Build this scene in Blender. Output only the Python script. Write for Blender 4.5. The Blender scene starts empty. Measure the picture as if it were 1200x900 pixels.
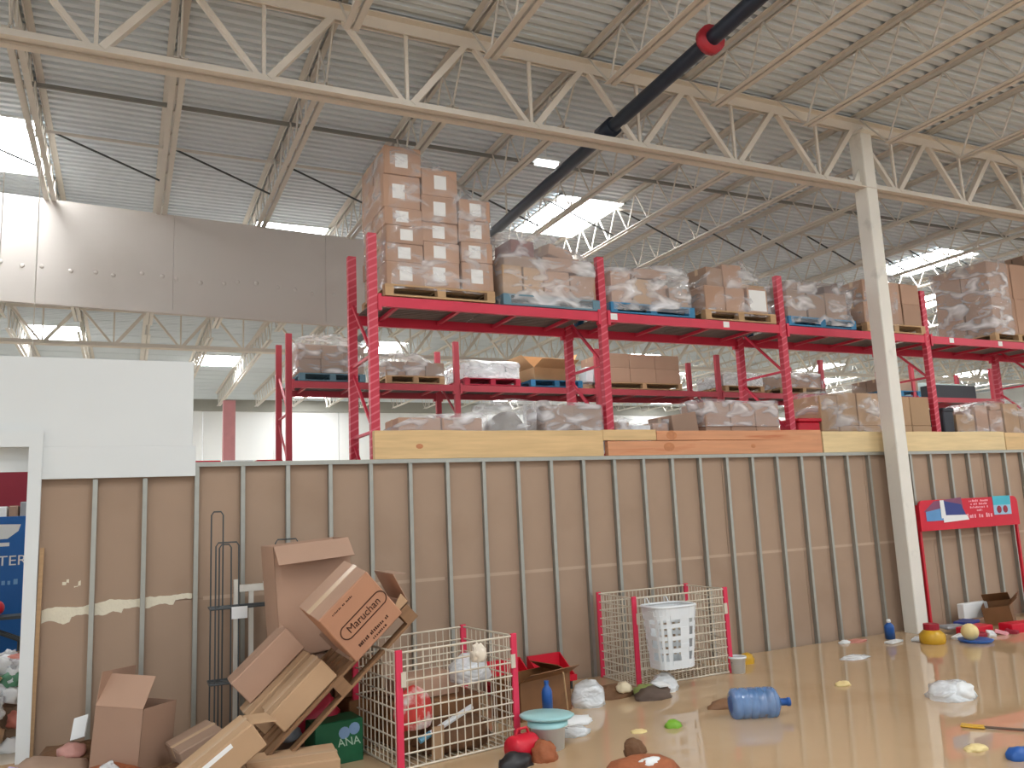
import bpy, bmesh, math, random
from mathutils import Vector, Matrix, Euler, noise
R = math.radians
random.seed(7)
C = bpy.context.scene.collection
S = bpy.context.scene

# ------------------------------------------------------------------ camera
# X runs along the stud wall, Y goes away from the viewer, Z up; metres
YAW, PITCH, ROLL, FPX, CAMZ = 0.44524, 0.15178, 0.0448, 954.72, 1.90
fw = Vector((math.sin(YAW)*math.cos(PITCH), math.cos(YAW)*math.cos(PITCH), math.sin(PITCH)))
rt = Vector((math.cos(YAW), -math.sin(YAW), 0)); dn = fw.cross(rt)
r2 = math.cos(ROLL)*rt + math.sin(ROLL)*dn
d2 = -math.sin(ROLL)*rt + math.cos(ROLL)*dn
cd = bpy.data.cameras.new('camera'); cd.sensor_width = 36; cd.lens = FPX/1200*36
cd.clip_start = .05; cd.clip_end = 300
cam = bpy.data.objects.new('camera', cd); C.objects.link(cam)
m = Matrix((r2, -d2, -fw)).transposed().to_4x4(); m.translation = (0, 0, CAMZ)
cam.matrix_world = m
S.camera = cam

# ------------------------------------------------------------------ light
w = bpy.data.worlds.new('overcast_sky'); S.world = w; w.use_nodes = True
bg = w.node_tree.nodes['Background']; bg.inputs[0].default_value = (.93, .97, 1, 1); bg.inputs[1].default_value = 1.55
SKYLIGHT = 34.0
S.view_settings.view_transform = 'Standard'; S.view_settings.look = 'None'
S.view_settings.exposure = -0.4; S.view_settings.gamma = 1; S.view_settings.use_curve_mapping = False

# ------------------------------------------------------------------ materials
def lin(c):
    return tuple(((v/255)/12.92 if v/255 <= .04045 else ((v/255+.055)/1.055)**2.4) for v in c) + (1,)
MATS = {}
def mat(name, rgb, rough=.6, metal=0, var=.12, scale=6, bump=0, bscale=40, rnd=0, stretch=None, spec=.4, dirt=None, alpha=1):
    """noise-varied principled material"""
    if name in MATS: return MATS[name]
    M = bpy.data.materials.new(name); M.use_nodes = True; nt = M.node_tree; N = nt.nodes; L = nt.links
    b = N['Principled BSDF']; b.inputs['Roughness'].default_value = rough; b.inputs['Metallic'].default_value = metal
    b.inputs['Specular IOR Level'].default_value = spec
    tc = N.new('ShaderNodeTexCoord'); src = tc.outputs['Object']
    if stretch:
        mp = N.new('ShaderNodeMapping'); mp.inputs['Scale'].default_value = stretch; L.new(src, mp.inputs[0]); src = mp.outputs[0]
    n = N.new('ShaderNodeTexNoise'); n.inputs['Scale'].default_value = scale; n.inputs['Detail'].default_value = 5; L.new(src, n.inputs['Vector'])
    mx = N.new('ShaderNodeMix'); mx.data_type = 'RGBA'
    c = lin(rgb); mx.inputs[6].default_value = tuple(v*(1-var) for v in c[:3])+(1,)
    mx.inputs[7].default_value = tuple(min(1, v*(1+var)) for v in c[:3])+(1,)
    L.new(n.outputs[0], mx.inputs[0]); col = mx.outputs[2]
    if dirt:
        n2 = N.new('ShaderNodeTexNoise'); n2.inputs['Scale'].default_value = dirt[1]; n2.inputs['Detail'].default_value = 6; L.new(src, n2.inputs['Vector'])
        rp = N.new('ShaderNodeValToRGB'); rp.color_ramp.elements[0].position = dirt[2]; rp.color_ramp.elements[1].position = dirt[2]+.18
        L.new(n2.outputs[0], rp.inputs[0])
        m2 = N.new('ShaderNodeMix'); m2.data_type = 'RGBA'; L.new(rp.outputs[0], m2.inputs[0]); L.new(col, m2.inputs[6]); m2.inputs[7].default_value = lin(dirt[0]); col = m2.outputs[2]
    if rnd:
        oi = N.new('ShaderNodeObjectInfo'); hs = N.new('ShaderNodeHueSaturation')
        ma = N.new('ShaderNodeMapRange'); ma.inputs[3].default_value = 1-rnd; ma.inputs[4].default_value = 1+rnd
        L.new(oi.outputs['Random'], ma.inputs[0]); L.new(ma.outputs[0], hs.inputs['Value']); L.new(col, hs.inputs['Color']); col = hs.outputs[0]
    L.new(col, b.inputs['Base Color'])
    if bump:
        n3 = N.new('ShaderNodeTexNoise'); n3.inputs['Scale'].default_value = bscale; n3.inputs['Detail'].default_value = 4; L.new(src, n3.inputs['Vector'])
        bp = N.new('ShaderNodeBump'); bp.inputs['Strength'].default_value = bump; bp.inputs['Distance'].default_value = .02
        L.new(n3.outputs[0], bp.inputs['Height']); L.new(bp.outputs[0], b.inputs['Normal'])
    MATS[name] = M; return M

def emis(name, rgb, s):
    M = bpy.data.materials.new(name); M.use_nodes = True; b = M.node_tree.nodes['Principled BSDF']
    b.inputs['Base Color'].default_value = lin(rgb); b.inputs['Emission Color'].default_value = lin(rgb); b.inputs['Emission Strength'].default_value = s
    return M

def film(name, lo, hi, rgb=(235, 235, 238), scale=5):
    """clear stretch film: see-through with milky folds and highlights"""
    M = bpy.data.materials.new(name); M.use_nodes = True; nt = M.node_tree; N = nt.nodes; L = nt.links; N.clear()
    o = N.new('ShaderNodeOutputMaterial'); mix = N.new('ShaderNodeMixShader'); tr = N.new('ShaderNodeBsdfTransparent')
    b = N.new('ShaderNodeBsdfPrincipled'); b.inputs['Base Color'].default_value = lin(rgb); b.inputs['Roughness'].default_value = .16
    b.inputs['Specular IOR Level'].default_value = .9
    tc = N.new('ShaderNodeTexCoord'); mp = N.new('ShaderNodeMapping'); mp.inputs['Scale'].default_value = (1, 1, 2.2); mp.inputs['Rotation'].default_value = (.4, .5, .3)
    n = N.new('ShaderNodeTexNoise'); n.inputs['Scale'].default_value = scale; n.inputs['Detail'].default_value = 2; n.inputs['Distortion'].default_value = .6
    rp = N.new('ShaderNodeMapRange'); rp.inputs[1].default_value = .45; rp.inputs[2].default_value = .75; rp.inputs[3].default_value = lo; rp.inputs[4].default_value = hi
    L.new(tc.outputs['Object'], mp.inputs[0]); L.new(mp.outputs[0], n.inputs['Vector']); L.new(n.outputs[0], rp.inputs[0])
    bp = N.new('ShaderNodeBump'); bp.inputs['Strength'].default_value = .7; bp.inputs['Distance'].default_value = .08
    L.new(n.outputs[0], bp.inputs['Height']); L.new(bp.outputs[0], b.inputs['Normal'])
    L.new(rp.outputs[0], mix.inputs[0]); L.new(tr.outputs[0], mix.inputs[1]); L.new(b.outputs[0], mix.inputs[2]); L.new(mix.outputs[0], o.inputs[0])
    MATS[name] = M; return M

def rack_red(name, rgb, hole):
    """crimson paint with the slanted slot holes of rack posts"""
    M = bpy.data.materials.new(name); M.use_nodes = True; nt = M.node_tree; N = nt.nodes; L = nt.links
    b = N['Principled BSDF']; b.inputs['Roughness'].default_value = .42
    tc = N.new('ShaderNodeTexCoord'); mp = N.new('ShaderNodeMapping'); mp.inputs['Rotation'].default_value = (0, R(28), 0)
    wv = N.new('ShaderNodeTexWave'); wv.wave_type = 'BANDS'; wv.bands_direction = 'Z'; wv.inputs['Scale'].default_value = 4.1
    rp = N.new('ShaderNodeValToRGB'); rp.color_ramp.elements[0].position = .82; rp.color_ramp.elements[1].position = .9
    mx = N.new('ShaderNodeMix'); mx.data_type = 'RGBA'; mx.inputs[6].default_value = lin(rgb); mx.inputs[7].default_value = lin(hole)
    L.new(tc.outputs['Object'], mp.inputs[0]); L.new(mp.outputs[0], wv.inputs[0]); L.new(wv.outputs[1], rp.inputs[0]); L.new(rp.outputs[0], mx.inputs[0]); L.new(mx.outputs[2], b.inputs['Base Color'])
    MATS[name] = M; return M

board_m = mat('brown_gypsum_paper', (167, 143, 123), .85, var=.06, scale=2.5, rnd=.03, spec=.2, dirt=((160, 136, 116), 1.3, .56))
stud_m = mat('galvanised_steel', (164, 164, 156), .38, .55, var=.1, scale=14, rnd=.05)
white_m = mat('white_painted_board', (222, 226, 226), .7, var=.03, scale=2, spec=.3)
col_m = mat('white_painted_steel', (226, 222, 212), .5, var=.05, scale=3, dirt=((196, 192, 182), 3.2, .6))
girder_m = mat('cream_painted_steel', (214, 205, 192), .55, var=.07, scale=4)
joist_m = mat('off_white_painted_steel', (205, 199, 190), .55, var=.07, scale=4)
deck_m = mat('white_roof_deck', (206, 214, 219), .5, .0, var=.06, scale=.6, rnd=.04)
dark_m = mat('dark_steel', (70, 74, 74), .5, .2, var=.15)
curtain_m = mat('beige_curtain_board', (203, 196, 189), .8, var=.04, scale=.8, dirt=((194, 186, 178), .5, .55))
card_m = mat('brown_cardboard', (178, 145, 124), .8, var=.07, scale=3, rnd=.1, spec=.2)
card2_m = mat('tan_cardboard', (182, 150, 118), .8, var=.09, scale=3, rnd=.09, spec=.2)
card3_m = mat('grey_brown_cardboard', (158, 132, 114), .8, var=.09, scale=3, rnd=.1, spec=.2)
cardlog_m = mat('printed_cardboard', (184, 136, 108), .75, var=.05, scale=3, spec=.25)
cardin_m = mat('cardboard_inside', (150, 116, 84), .85, var=.08, scale=4, spec=.2)
wet_m = mat('wet_cardboard', (128, 88, 54), .6, var=.2, scale=5, dirt=((90, 60, 36), 3, .55))
tape_m = mat('clear_tape', (205, 176, 146), .25, var=.05)
label_m = mat('white_paper_label', (236, 236, 234), .6, var=.03)
paper_m = mat('white_paper', (228, 230, 230), .7, var=.05)
wood_m = mat('pallet_wood', (186, 152, 114), .8, var=.18, scale=4, rnd=.12, stretch=(1.2, 12, 12))
lum_m = mat('yellow_timber', (212, 180, 132), .7, var=.24, scale=3, stretch=(.7, 9, 9), dirt=((190, 130, 84), 1.6, .64))
lumr_m = mat('reddish_timber', (206, 148, 110), .7, var=.2, scale=3, stretch=(.6, 8, 8), dirt=((176, 96, 60), 1.5, .57))
lumk_m = mat('timber_knot', (186, 124, 84), .7, var=.3, scale=20)
lump_m = mat('pale_timber', (220, 196, 150), .7, var=.2, scale=3, stretch=(.7, 9, 9), dirt=((206, 160, 100), 1.3, .66))
blue_m = mat('blue_pallet_paint', (52, 122, 164), .6, var=.15, rnd=.1)
bluegrey_m = mat('faded_blue_pallet_paint', (104, 138, 154), .65, var=.15, rnd=.1)
redp_m = mat('red_pallet_paint', (176, 36, 62), .6, var=.12)
red_m = rack_red('rack_post_red', (194, 44, 66), (212, 92, 108))  # paler slot bands paint in the lit edges of the holes
beam_m = mat('rack_beam_red', (204, 46, 72), .42, var=.1, scale=2)
pink_m = mat('faded_rack_red', (186, 70, 82), .5, var=.1, scale=3)
wire_deck_m = mat('grey_wire_deck', (132, 124, 122), .5, .3, var=.15, scale=9)
water_m = mat('muddy_water', (188, 160, 126), .025, var=.05, scale=.7, bump=.012, bscale=2.5, spec=.75, dirt=((180, 150, 114), .9, .52))
floor_m = mat('store_floor', (196, 186, 170), .5)
plast_m = mat('plaster_smear', (226, 218, 196), .8, var=.06, scale=12, bump=.3)
cartw_m = mat('cream_coated_wire', (206, 196, 178), .5, var=.06, rnd=.03)
cartr_m = mat('cart_red_plastic', (214, 52, 84), .45, var=.06)
red_pl_m = mat('red_plastic', (200, 26, 48), .4, var=.1)
blk_m = mat('black_wire', (80, 84, 86), .5, .2, var=.1)
whitep_m = mat('white_plastic', (224, 228, 230), .4, var=.04)
aqua_m = mat('aqua_plastic', (158, 204, 206), .35, var=.06)
bluep_m = mat('blue_plastic', (38, 88, 160), .4, var=.1)
green_m = mat('green_card', (20, 92, 58), .55, var=.12, dirt=((12, 66, 40), 3, .58))
lime_m = mat('lime_green', (120, 170, 50), .5, var=.25)
gold_m = mat('gold_plastic', (206, 160, 44), .35, var=.12)
yel_m = mat('pale_yellow', (228, 206, 146), .5, var=.08)
mud_m = mat('mud_clump', (110, 78, 52), .75, var=.3, scale=9, bump=.6, bscale=20)
mudr_m = mat('reddish_mud', (158, 92, 58), .7, var=.25, scale=7, bump=.6, bscale=20)
grey_m = mat('grey_plastic', (150, 152, 156), .5, var=.12)
ink_m = mat('brown_print', (74, 44, 30), .7, var=.05)
skyb_m = mat('sign_blue', (26, 98, 172), .45, var=.08)
cyan_m = mat('sign_cyan', (66, 178, 200), .45, var=.06)
navy_m = mat('sign_navy', (44, 58, 128), .45, var=.1)
signr_m = mat('sign_red', (204, 20, 48), .45, var=.06)
pinkt_m = mat('sign_pink', (240, 170, 180), .5, var=.04)
maroon_m = mat('red_store_panel', (150, 40, 58), .6, var=.12, scale=3)
pipe_m = mat('dark_blue_pipe', (40, 48, 62), .35, .1, var=.15)
farw_m = mat('far_white_wall', (226, 226, 224), .7, var=.04, scale=.4)
farb_m = mat('far_grey_beam', (150, 148, 140), .7, var=.06)
film_m = film('stretch_film', .06, .62, scale=3.2)
filmh_m = film('heavy_stretch_film', .16, .85, (245, 245, 248), scale=3)
jug_m = film('blue_clear_plastic', .6, .82, (96, 142, 196), 3)
bagm = film('milky_plastic', .6, .92, (240, 246, 250), 6)
sky_em = emis('skylight_glow', (250, 253, 255), SKYLIGHT)
lamp_em = emis('lit_lamp', (255, 255, 255), 6)

# ------------------------------------------------------------------ mesh helpers
class MB:
    def __init__(s): s.v = []; s.f = []
    def add(s, vs, fs):
        o = len(s.v); s.v += [tuple(v) for v in vs]; s.f += [tuple(i+o for i in f) for f in fs]; return s
    def box(s, x0, x1, y0, y1, z0, z1, mx=None):
        vs = [Vector(v) for v in ((x0,y0,z0),(x1,y0,z0),(x1,y1,z0),(x0,y1,z0),(x0,y0,z1),(x1,y0,z1),(x1,y1,z1),(x0,y1,z1))]
        if mx is not None: vs = [mx @ v for v in vs]
        return s.add(vs, [(0,3,2,1),(4,5,6,7),(0,1,5,4),(1,2,6,5),(2,3,7,6),(3,0,4,7)])
    def bar(s, p, q, w, h=None, up=(0,0,1)):
        p = Vector(p); q = Vector(q); d = q-p; L = d.length; d.normalize(); h = h or w
        u = Vector(up)
        if abs(u.dot(d)) > .95: u = Vector((0,1,0))
        a = d.cross(u).normalized(); b = a.cross(d)
        vs = []
        for c in (p, q):
            for i, j in ((-1,-1),(1,-1),(1,1),(-1,1)): vs.append(c + a*i*w/2 + b*j*h/2)
        return s.add(vs, [(0,1,2,3),(7,6,5,4),(0,4,5,1),(1,5,6,2),(2,6,7,3),(3,7,4,0)])
    def tube(s, pts, r, n=6, cap=True):
        pts = [Vector(p) for p in pts]; rings = []; a = None
        for i, p in enumerate(pts):
            d = (pts[min(i+1, len(pts)-1)] - pts[max(i-1, 0)]).normalized()
            if a is None:
                u = Vector((0,0,1)) if abs(d.z) < .9 else Vector((0,1,0)); a = d.cross(u).normalized()
            else: a = (a - d*a.dot(d)).normalized()
            b = a.cross(d); rr = r[i] if isinstance(r, (list, tuple)) else r
            rings.append([p + (a*math.cos(t)+b*math.sin(t))*rr for t in [2*math.pi*k/n for k in range(n)]])
        o = len(s.v)
        for rg in rings: s.v += [tuple(v) for v in rg]
        for i in range(len(rings)-1):
            for k in range(n):
                s.f.append((o+i*n+k, o+(i+1)*n+k, o+(i+1)*n+(k+1)%n, o+i*n+(k+1)%n))
        if cap: s.f.append(tuple(o+k for k in range(n))); s.f.append(tuple(o+(len(rings)-1)*n+k for k in reversed(range(n))))
        return s
    def lathe(s, prof, n=16, c=(0,0,0), mx=None):
        o = len(s.v)
        for r, z in prof:
            for k in range(n):
                t = 2*math.pi*k/n; v = Vector((c[0]+r*math.cos(t), c[1]+r*math.sin(t), c[2]+z))
                s.v.append(tuple(mx @ v if mx is not None else v))
        for i in range(len(prof)-1):
            for k in range(n): s.f.append((o+i*n+k, o+i*n+(k+1)%n, o+(i+1)*n+(k+1)%n, o+(i+1)*n+k))
        return s
    def prism(s, pts, h, mx=None):
        """polygon (x,z) pushed h along y"""
        n = len(pts); vs = [Vector((x, 0, z)) for x, z in pts] + [Vector((x, h, z)) for x, z in pts]
        if mx is not None: vs = [mx @ v for v in vs]
        return s.add(vs, [tuple(range(n)), tuple(reversed(range(n, 2*n)))] + [(i, n+i, n+(i+1) % n, (i+1) % n) for i in range(n)])
    def mesh(s, name, smooth=False, bevel=0):
        me = bpy.data.meshes.new(name); me.from_pydata(s.v, [], s.f); me.update()
        if bevel or True:
            bm = bmesh.new(); bm.from_mesh(me)
            bmesh.ops.recalc_face_normals(bm, faces=bm.faces)
            if bevel: bmesh.ops.bevel(bm, geom=list(bm.edges), offset=bevel, segments=1, affect='EDGES')
            bm.to_mesh(me); bm.free()
        if smooth:
            for p in me.polygons: p.use_smooth = True
        return me
    def build(s, name, m, parent=None, smooth=False, bevel=0, loc=None, rot=None):
        return link(name, s.mesh(name, smooth, bevel), m, parent, loc, rot)
def link(name, me, m, parent=None, loc=None, rot=None):
    o = bpy.data.objects.new(name, me); C.objects.link(o)
    if m and not me.materials: me.materials.append(m)
    if parent: o.parent = parent
    if loc: o.location = loc
    if rot: o.rotation_euler = rot
    return o
def tag(o, label, cat, group=None):
    o['label'] = label; o['category'] = cat
    if group: o['group'] = group
    return o
def thing(name, label, cat, loc=(0,0,0), rot=(0,0,0), group=None):
    o = bpy.data.objects.new(name, None); C.objects.link(o); o.empty_display_size = .1
    o.location = loc; o.rotation_euler = rot; return tag(o, label, cat, group)
def struct(o): o['kind'] = 'structure'; return o
def empty_struct(name):
    o = bpy.data.objects.new(name, None); C.objects.link(o); o.empty_display_size = .1; return struct(o)
def copy_tree(o, parent=None, label=None):
    c = o.copy(); C.objects.link(c); c.parent = parent
    for ch in list(o.children): copy_tree(ch, c)
    if label: c['label'] = label
    return c
def text(body, size, m, parent, mx, name='lettering', align='CENTER', shear=0, xs=1):
    cu = bpy.data.curves.new('t', 'FONT'); cu.body = body; cu.size = size; cu.extrude = .0012; cu.align_x = align; cu.align_y = 'CENTER'; cu.shear = shear
    t = bpy.data.objects.new('t', cu); C.objects.link(t)
    me = bpy.data.meshes.new_from_object(t); bpy.data.objects.remove(t); bpy.data.curves.remove(cu)
    me.transform(mx @ Matrix.Diagonal((xs, 1, 1, 1))); me.materials.clear()
    return link(name, me, m, parent)
def marks(n, w_, h, m, parent, x, y, z, name='small_print'):
    """a line of print too small to read"""
    mb = MB(); cx = x-w_/2; st = w_/n
    for k in range(n):
        a = st*(.45+.4*random.random()); hh = h*(.6+.4*random.random())
        if random.random() < .85: mb.box(cx, cx+a, y-.0015, y+.0005, z-h/2, z-h/2+hh)
        cx += st
    o = mb.build(name, m, parent); o['kind'] = 'stuff'; return o
FRONT = Matrix.Rotation(R(90), 4, 'X')          # text that stands up and faces -Y
def T(x, y, z): return Matrix.Translation((x, y, z))
def blob(name, m, sx, sy, sz, seed=0, amp=.25, fr=1.6, sub=3, parent=None, flat=True, smooth=True):
    bm = bmesh.new(); bmesh.ops.create_icosphere(bm, subdivisions=sub, radius=1)
    for v in bm.verts:
        n = noise.noise(v.co*fr + Vector((seed*3.1, seed*1.7, seed)))*amp + noise.noise(v.co*fr*3 + Vector((seed, 9, 2)))*amp*.4
        v.co *= 1+n; v.co = Vector((v.co.x*sx, v.co.y*sy, v.co.z*sz))
        if flat and v.co.z < -sz*.55: v.co.z = -sz*.55
    zmin = min(v.co.z for v in bm.verts)
    for v in bm.verts: v.co.z -= zmin
    me = bpy.data.meshes.new(name); bm.to_mesh(me); bm.free()
    for p in me.polygons: p.use_smooth = smooth
    return link(name, me, m, parent)

# ------------------------------------------------------------------ floor, flood water
WZ = .05
struct(MB().box(-16, 46, -8, 42, -.2, 0).build('floor', floor_m))
bm = bmesh.new(); bmesh.ops.create_grid(bm, x_segments=60, y_segments=40, size=1)
for v in bm.verts:
    v.co = Vector((15+31*v.co.x, .02+8.02*v.co.y, WZ))
me = bpy.data.meshes.new('flood_water'); bm.to_mesh(me); bm.free()
wat = link('flood_water', me, water_m); wat['kind'] = 'stuff'; tag(wat, 'shallow sheet of muddy tan flood water covering the floor', 'water')

# ------------------------------------------------------------------ stud wall
WY = 8.10          # face of the boards
wall = empty_struct('wall_back')
def sheet(x0, x1, z0, z1, y=WY, th=.016, m=board_m, name='gypsum_board'):
    return MB().box(x0+.002, x1-.002, y, y+th, z0+.002, z1-.002).build(name, m, wall, bevel=.0015)
xs = [-.66, .61, 3.05, 5.48, 7.92, 10.36, 12.8, 15.24, 17.7]
for i in range(len(xs)-1):
    sheet(xs[i], xs[i+1], .0, 1.22)
xs = [-.66, .61, 1.83, 4.27, 6.7, 9.14, 11.58, 14.0, 16.4, 17.7]
for i in range(len(xs)-1):
    sheet(xs[i], xs[i+1], 1.22, 2.44)
# paper tape over the horizontal joint
for i, (a, b) in enumerate([(.66, 3.0), (3.05, 6.3), (6.35, 9.6), (9.65, 13.4)]):
    MB().box(a, b, WY-.0015, WY+.001, 1.205, 1.238).build('joint_tape', mat('joint_tape_paper', (184, 160, 138), .8), wall)
stud = MB()
for dx0, dx1, dy0, dy1 in ((-.019, .019, -.006, 0), (-.019, -.0165, -.055, 0), (-.019, .019, -.055, -.0525), (.014, .019, -.055, -.0525)):
    stud.box(dx0, dx1, dy0, dy1, .02, 2.45)
# C-shaped: web toward the left, lips open to the right
sm = stud.mesh('metal_stud')
X = .59; sx = []
while X < 17.6: sx.append(X); X += .4105
for X in [-.24, .16] + sx:
    zt = 1
    o = link('metal_stud', sm, stud_m, wall, (X, WY-.001, 0))
    if X < .5: o.scale = (1, 1, .945)
    o.rotation_euler = (0, R(random.uniform(-.12, .12)), 0)
tr = MB(); tr.box(.57, 17.7, WY-.062, WY+.04, 2.446, 2.452); tr.box(.57, 17.7, WY-.064, WY-.06, 2.41, 2.452)
tr.build('top_track', stud_m, wall)
tr = MB(); tr.box(-.62, 17.7, WY-.062, WY+.02, .0, .004); tr.box(-.62, 17.7, WY-.064, WY-.06, 0, .04)
tr.build('bottom_track', stud_m, wall)
# framing and boards on the hidden side carry the top of the wall
MB().box(-.6, 17.7, WY+.1, WY+.116, 0, 2.44).build('rear_board', board_m, wall)
MB().box(.57, 17.7, WY+.018, WY+.1, 2.38, 2.444).build('head_plate', stud_m, wall)
# white finished upper section over the doorway
MB().box(-4.2, .545, WY-.075, WY-.06, 2.60, 3.385).build('white_board', white_m, wall, bevel=.002)
MB().box(-.70, .575, WY-.075, WY-.06, 2.325, 2.60).build('white_board', white_m, wall, bevel=.002)
MB().box(-4.2, .545, WY+.06, WY+.076, 2.40, 3.385).build('rear_white_board', white_m, wall)
MB().box(.535, .55, WY-.06, WY+.06, 2.46, 3.385).build('white_end_strip', white_m, wall)
MB().box(-4.2, .545, WY-.06, WY+.06, 3.36, 3.38).build('upper_track', stud_m, wall)
MB().box(-4.2, -1.62, WY-.075, WY-.06, 0, 2.60).build('white_board', white_m, wall)
# plaster smears along the old joint
def smear(x0, x1, z0, z1, seed):
    n = 22; top = []; bot = []
    for i in range(n+1):
        x = x0+(x1-x0)*i/n
        top.append((x, z1+noise.noise(Vector((x*7, seed, 1)))*.03+noise.noise(Vector((x*25, seed, 2)))*.008)); bot.append((x, z0+noise.noise(Vector((x*8, seed, 5)))*.04+noise.noise(Vector((x*30, seed, 6)))*.01+(.04 if i > n*.6 else 0)))
    mb = MB(); k = len(top)
    vs = [(x, WY-.004, z) for x, z in bot]+[(x, WY-.004, z) for x, z in top]+[(x, WY+.001, z) for x, z in bot]+[(x, WY+.001, z) for x, z in top]
    fs = []
    for i in range(n):
        fs += [(i, i+1, k+i+1, k+i), (2*k+i, 3*k+i, 3*k+i+1, 2*k+i+1), (i, 2*k+i, 2*k+i+1, i+1), (k+i, k+i+1, 3*k+i+1, 3*k+i)]
    fs += [(0, k, 3*k, 2*k), (n, 2*k+n, 3*k+n, k+n)]
    mb.add(vs, fs); mb.build('plaster_smear', plast_m, wall)
smear(-.615, -.262, 1.12, 1.24, 3); smear(-.218, .138, 1.15, 1.265, 5); smear(.182, .568, 1.19, 1.27, 8)
smear(-.47, -.42, 1.42, 1.445, 11); smear(-.38, -.33, 1.40, 1.42, 13)
random.seed(21)

# doorway at the left end
door = empty_struct('door_1')
fr = MB(); fr.box(-.735, -.655, WY-.11, WY+.12, 0, 2.73); fr.build('door_jamb', white_m, door, bevel=.006)
fr = MB(); fr.box(-1.70, -1.62, WY-.11, WY+.12, 0, 2.73); fr.build('door_jamb', white_m, door, bevel=.006)
fr = MB(); fr.box(-1.62, -.735, WY-.11, WY+.12, 2.61, 2.73); fr.build('door_head', white_m, door, bevel=.006)
fr = MB(); fr.box(-.75, -.65, WY-.118, WY-.11, 0, 2.74); fr.box(-1.62, -.75, WY-.118, WY-.11, 2.60, 2.74); fr.build('door_architrave', white_m, door)
MB().bar((-.645, WY-.07, .05), (-.625, WY-.07, 1.75), .03, .03).build('door_jamb_timber', wood_m, door)

# ------------------------------------------------------------------ steel column
GY = 7.86
colm = thing('steel_column', 'tall white square steel column standing in front of the stud wall', 'column', (9.52, GY, 0))
MB().box(-.11, .11, -.11, .11, .02, 7.02).build('shaft', col_m, colm, bevel=.012)
MB().box(-.2, .2, -.2, .2, 0, .03).build('base_plate', col_m, colm)
MB().box(-.16, .16, -.2, .2, 7.02, 7.05).build('cap_plate', col_m, colm)
for a in (-1, 1):
    MB().add([(a*.11, .02, 6.2), (a*.3, .02, 6.2), (a*.11, .02, 6.5), (a*.11, -.02, 6.2), (a*.3, -.02, 6.2), (a*.11, -.02, 6.5)], [(0,1,2),(5,4,3),(0,3,4,1),(1,4,5,2),(2,5,3,0)]).build('stabiliser_plate', col_m, colm)

# ------------------------------------------------------------------ roof girders
JX = [.4 + 1.5*k for k in range(-4, 26)]
def girder(y, x0, x1, label, dz=0):
    g = thing('roof_girder', label, 'girder', (0, y, dz))
    zt, zb = 7.13, 6.24
    for s in (-1, 1):
        t = MB(); t.box(x0, x1, s*.03-.008, s*.03+.008, zt-.07, zt+.07); t.box(x0, x1, *(sorted((s*.03, s*.13))), zt+.055, zt+.07); t.build('top_chord_angle', girder_m, g)
        t = MB(); t.box(x0, x1, s*.03-.008, s*.03+.008, zb-.055, zb+.055); t.box(x0, x1, *(sorted((s*.03, s*.12))), zb-.055, zb-.042); t.build('bottom_chord_angle', girder_m, g)
    for X in JX:
        if x0 < X < x1-1.5:
            c = X+.75
            MB().bar((X+.06, 0, zt-.05), (c-.05, 0, zb+.03), .05, .07, (0,1,0)).build('diagonal', girder_m, g)
            MB().bar((X+1.44, 0, zt-.05), (c+.05, 0, zb+.03), .07, .09, (0,1,0)).build('diagonal', girder_m, g)
            MB().bar((c, 0, zb), (c, 0, zt), .035, .035).build('vertical', girder_m, g)
    return g
girder(GY, -6, 36, 'cream steel roof girder resting on the white column')
girder(21.5, -6, 42, 'cream steel roof girder beyond the hanging beige curtain wall')

# ------------------------------------------------------------------ joists
JL = {0: ('off-white bar joist on the near side of the column girder', 'bar joists on the near side of the column girder'), 1: ('off-white bar joist running over the racks beyond the column girder', 'bar joists over the racks'), 2: ('off-white bar joist deep in the store beyond the second girder', 'bar joists deep in the store')}
def joist_tree(y0, y1, si, dep=.62):
    g = thing('roof_joist', JL[si][0], 'joist', (0,0,0), group=JL[si][1])
    zt, zb = 7.26, 7.26-dep
    for s in (-1, 1):
        t = MB(); t.box(s*.022-.004, s*.022+.004, y0, y1, zt-.05, zt); t.box(*(sorted((s*.022, s*.095))), y0, y1, zt-.008, zt); t.build('top_chord_angle', joist_m, g)
        t = MB(); t.box(s*.018-.004, s*.018+.004, y0+.55, y1-.55, zb, zb+.045); t.box(*(sorted((s*.018, s*.078))), y0+.55, y1-.55, zb, zb+.008); t.build('bottom_chord_angle', joist_m, g)
    n = int((y1-y0-1.1)/.6); st = (y1-y0-1.1)/n; pts = [(0, y0+.1, zt-.03)]
    for k in range(n+1):
        pts.append((0, y0+.55+st*k, zb+.025))
        if k < n: pts.append((0, y0+.55+st*(k+.5), zt-.03))
    pts.append((0, y1-.1, zt-.03)); w_ = MB()
    for a, b in zip(pts, pts[1:]): w_.tube([a, b], .013, 5, False)
    w_.build('web_rod', joist_m, g)
    return g
spans = [(-3.6, GY), (GY, 21.5), (21.5, 36)]
for si, (a, b) in enumerate(spans):
    proto = joist_tree(a, b, si); first = True
    for X in JX:
        if si == 0 and X > 17: continue
        j = proto if first else copy_tree(proto); first = False
        j.location = (X, 0, 0)
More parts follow.
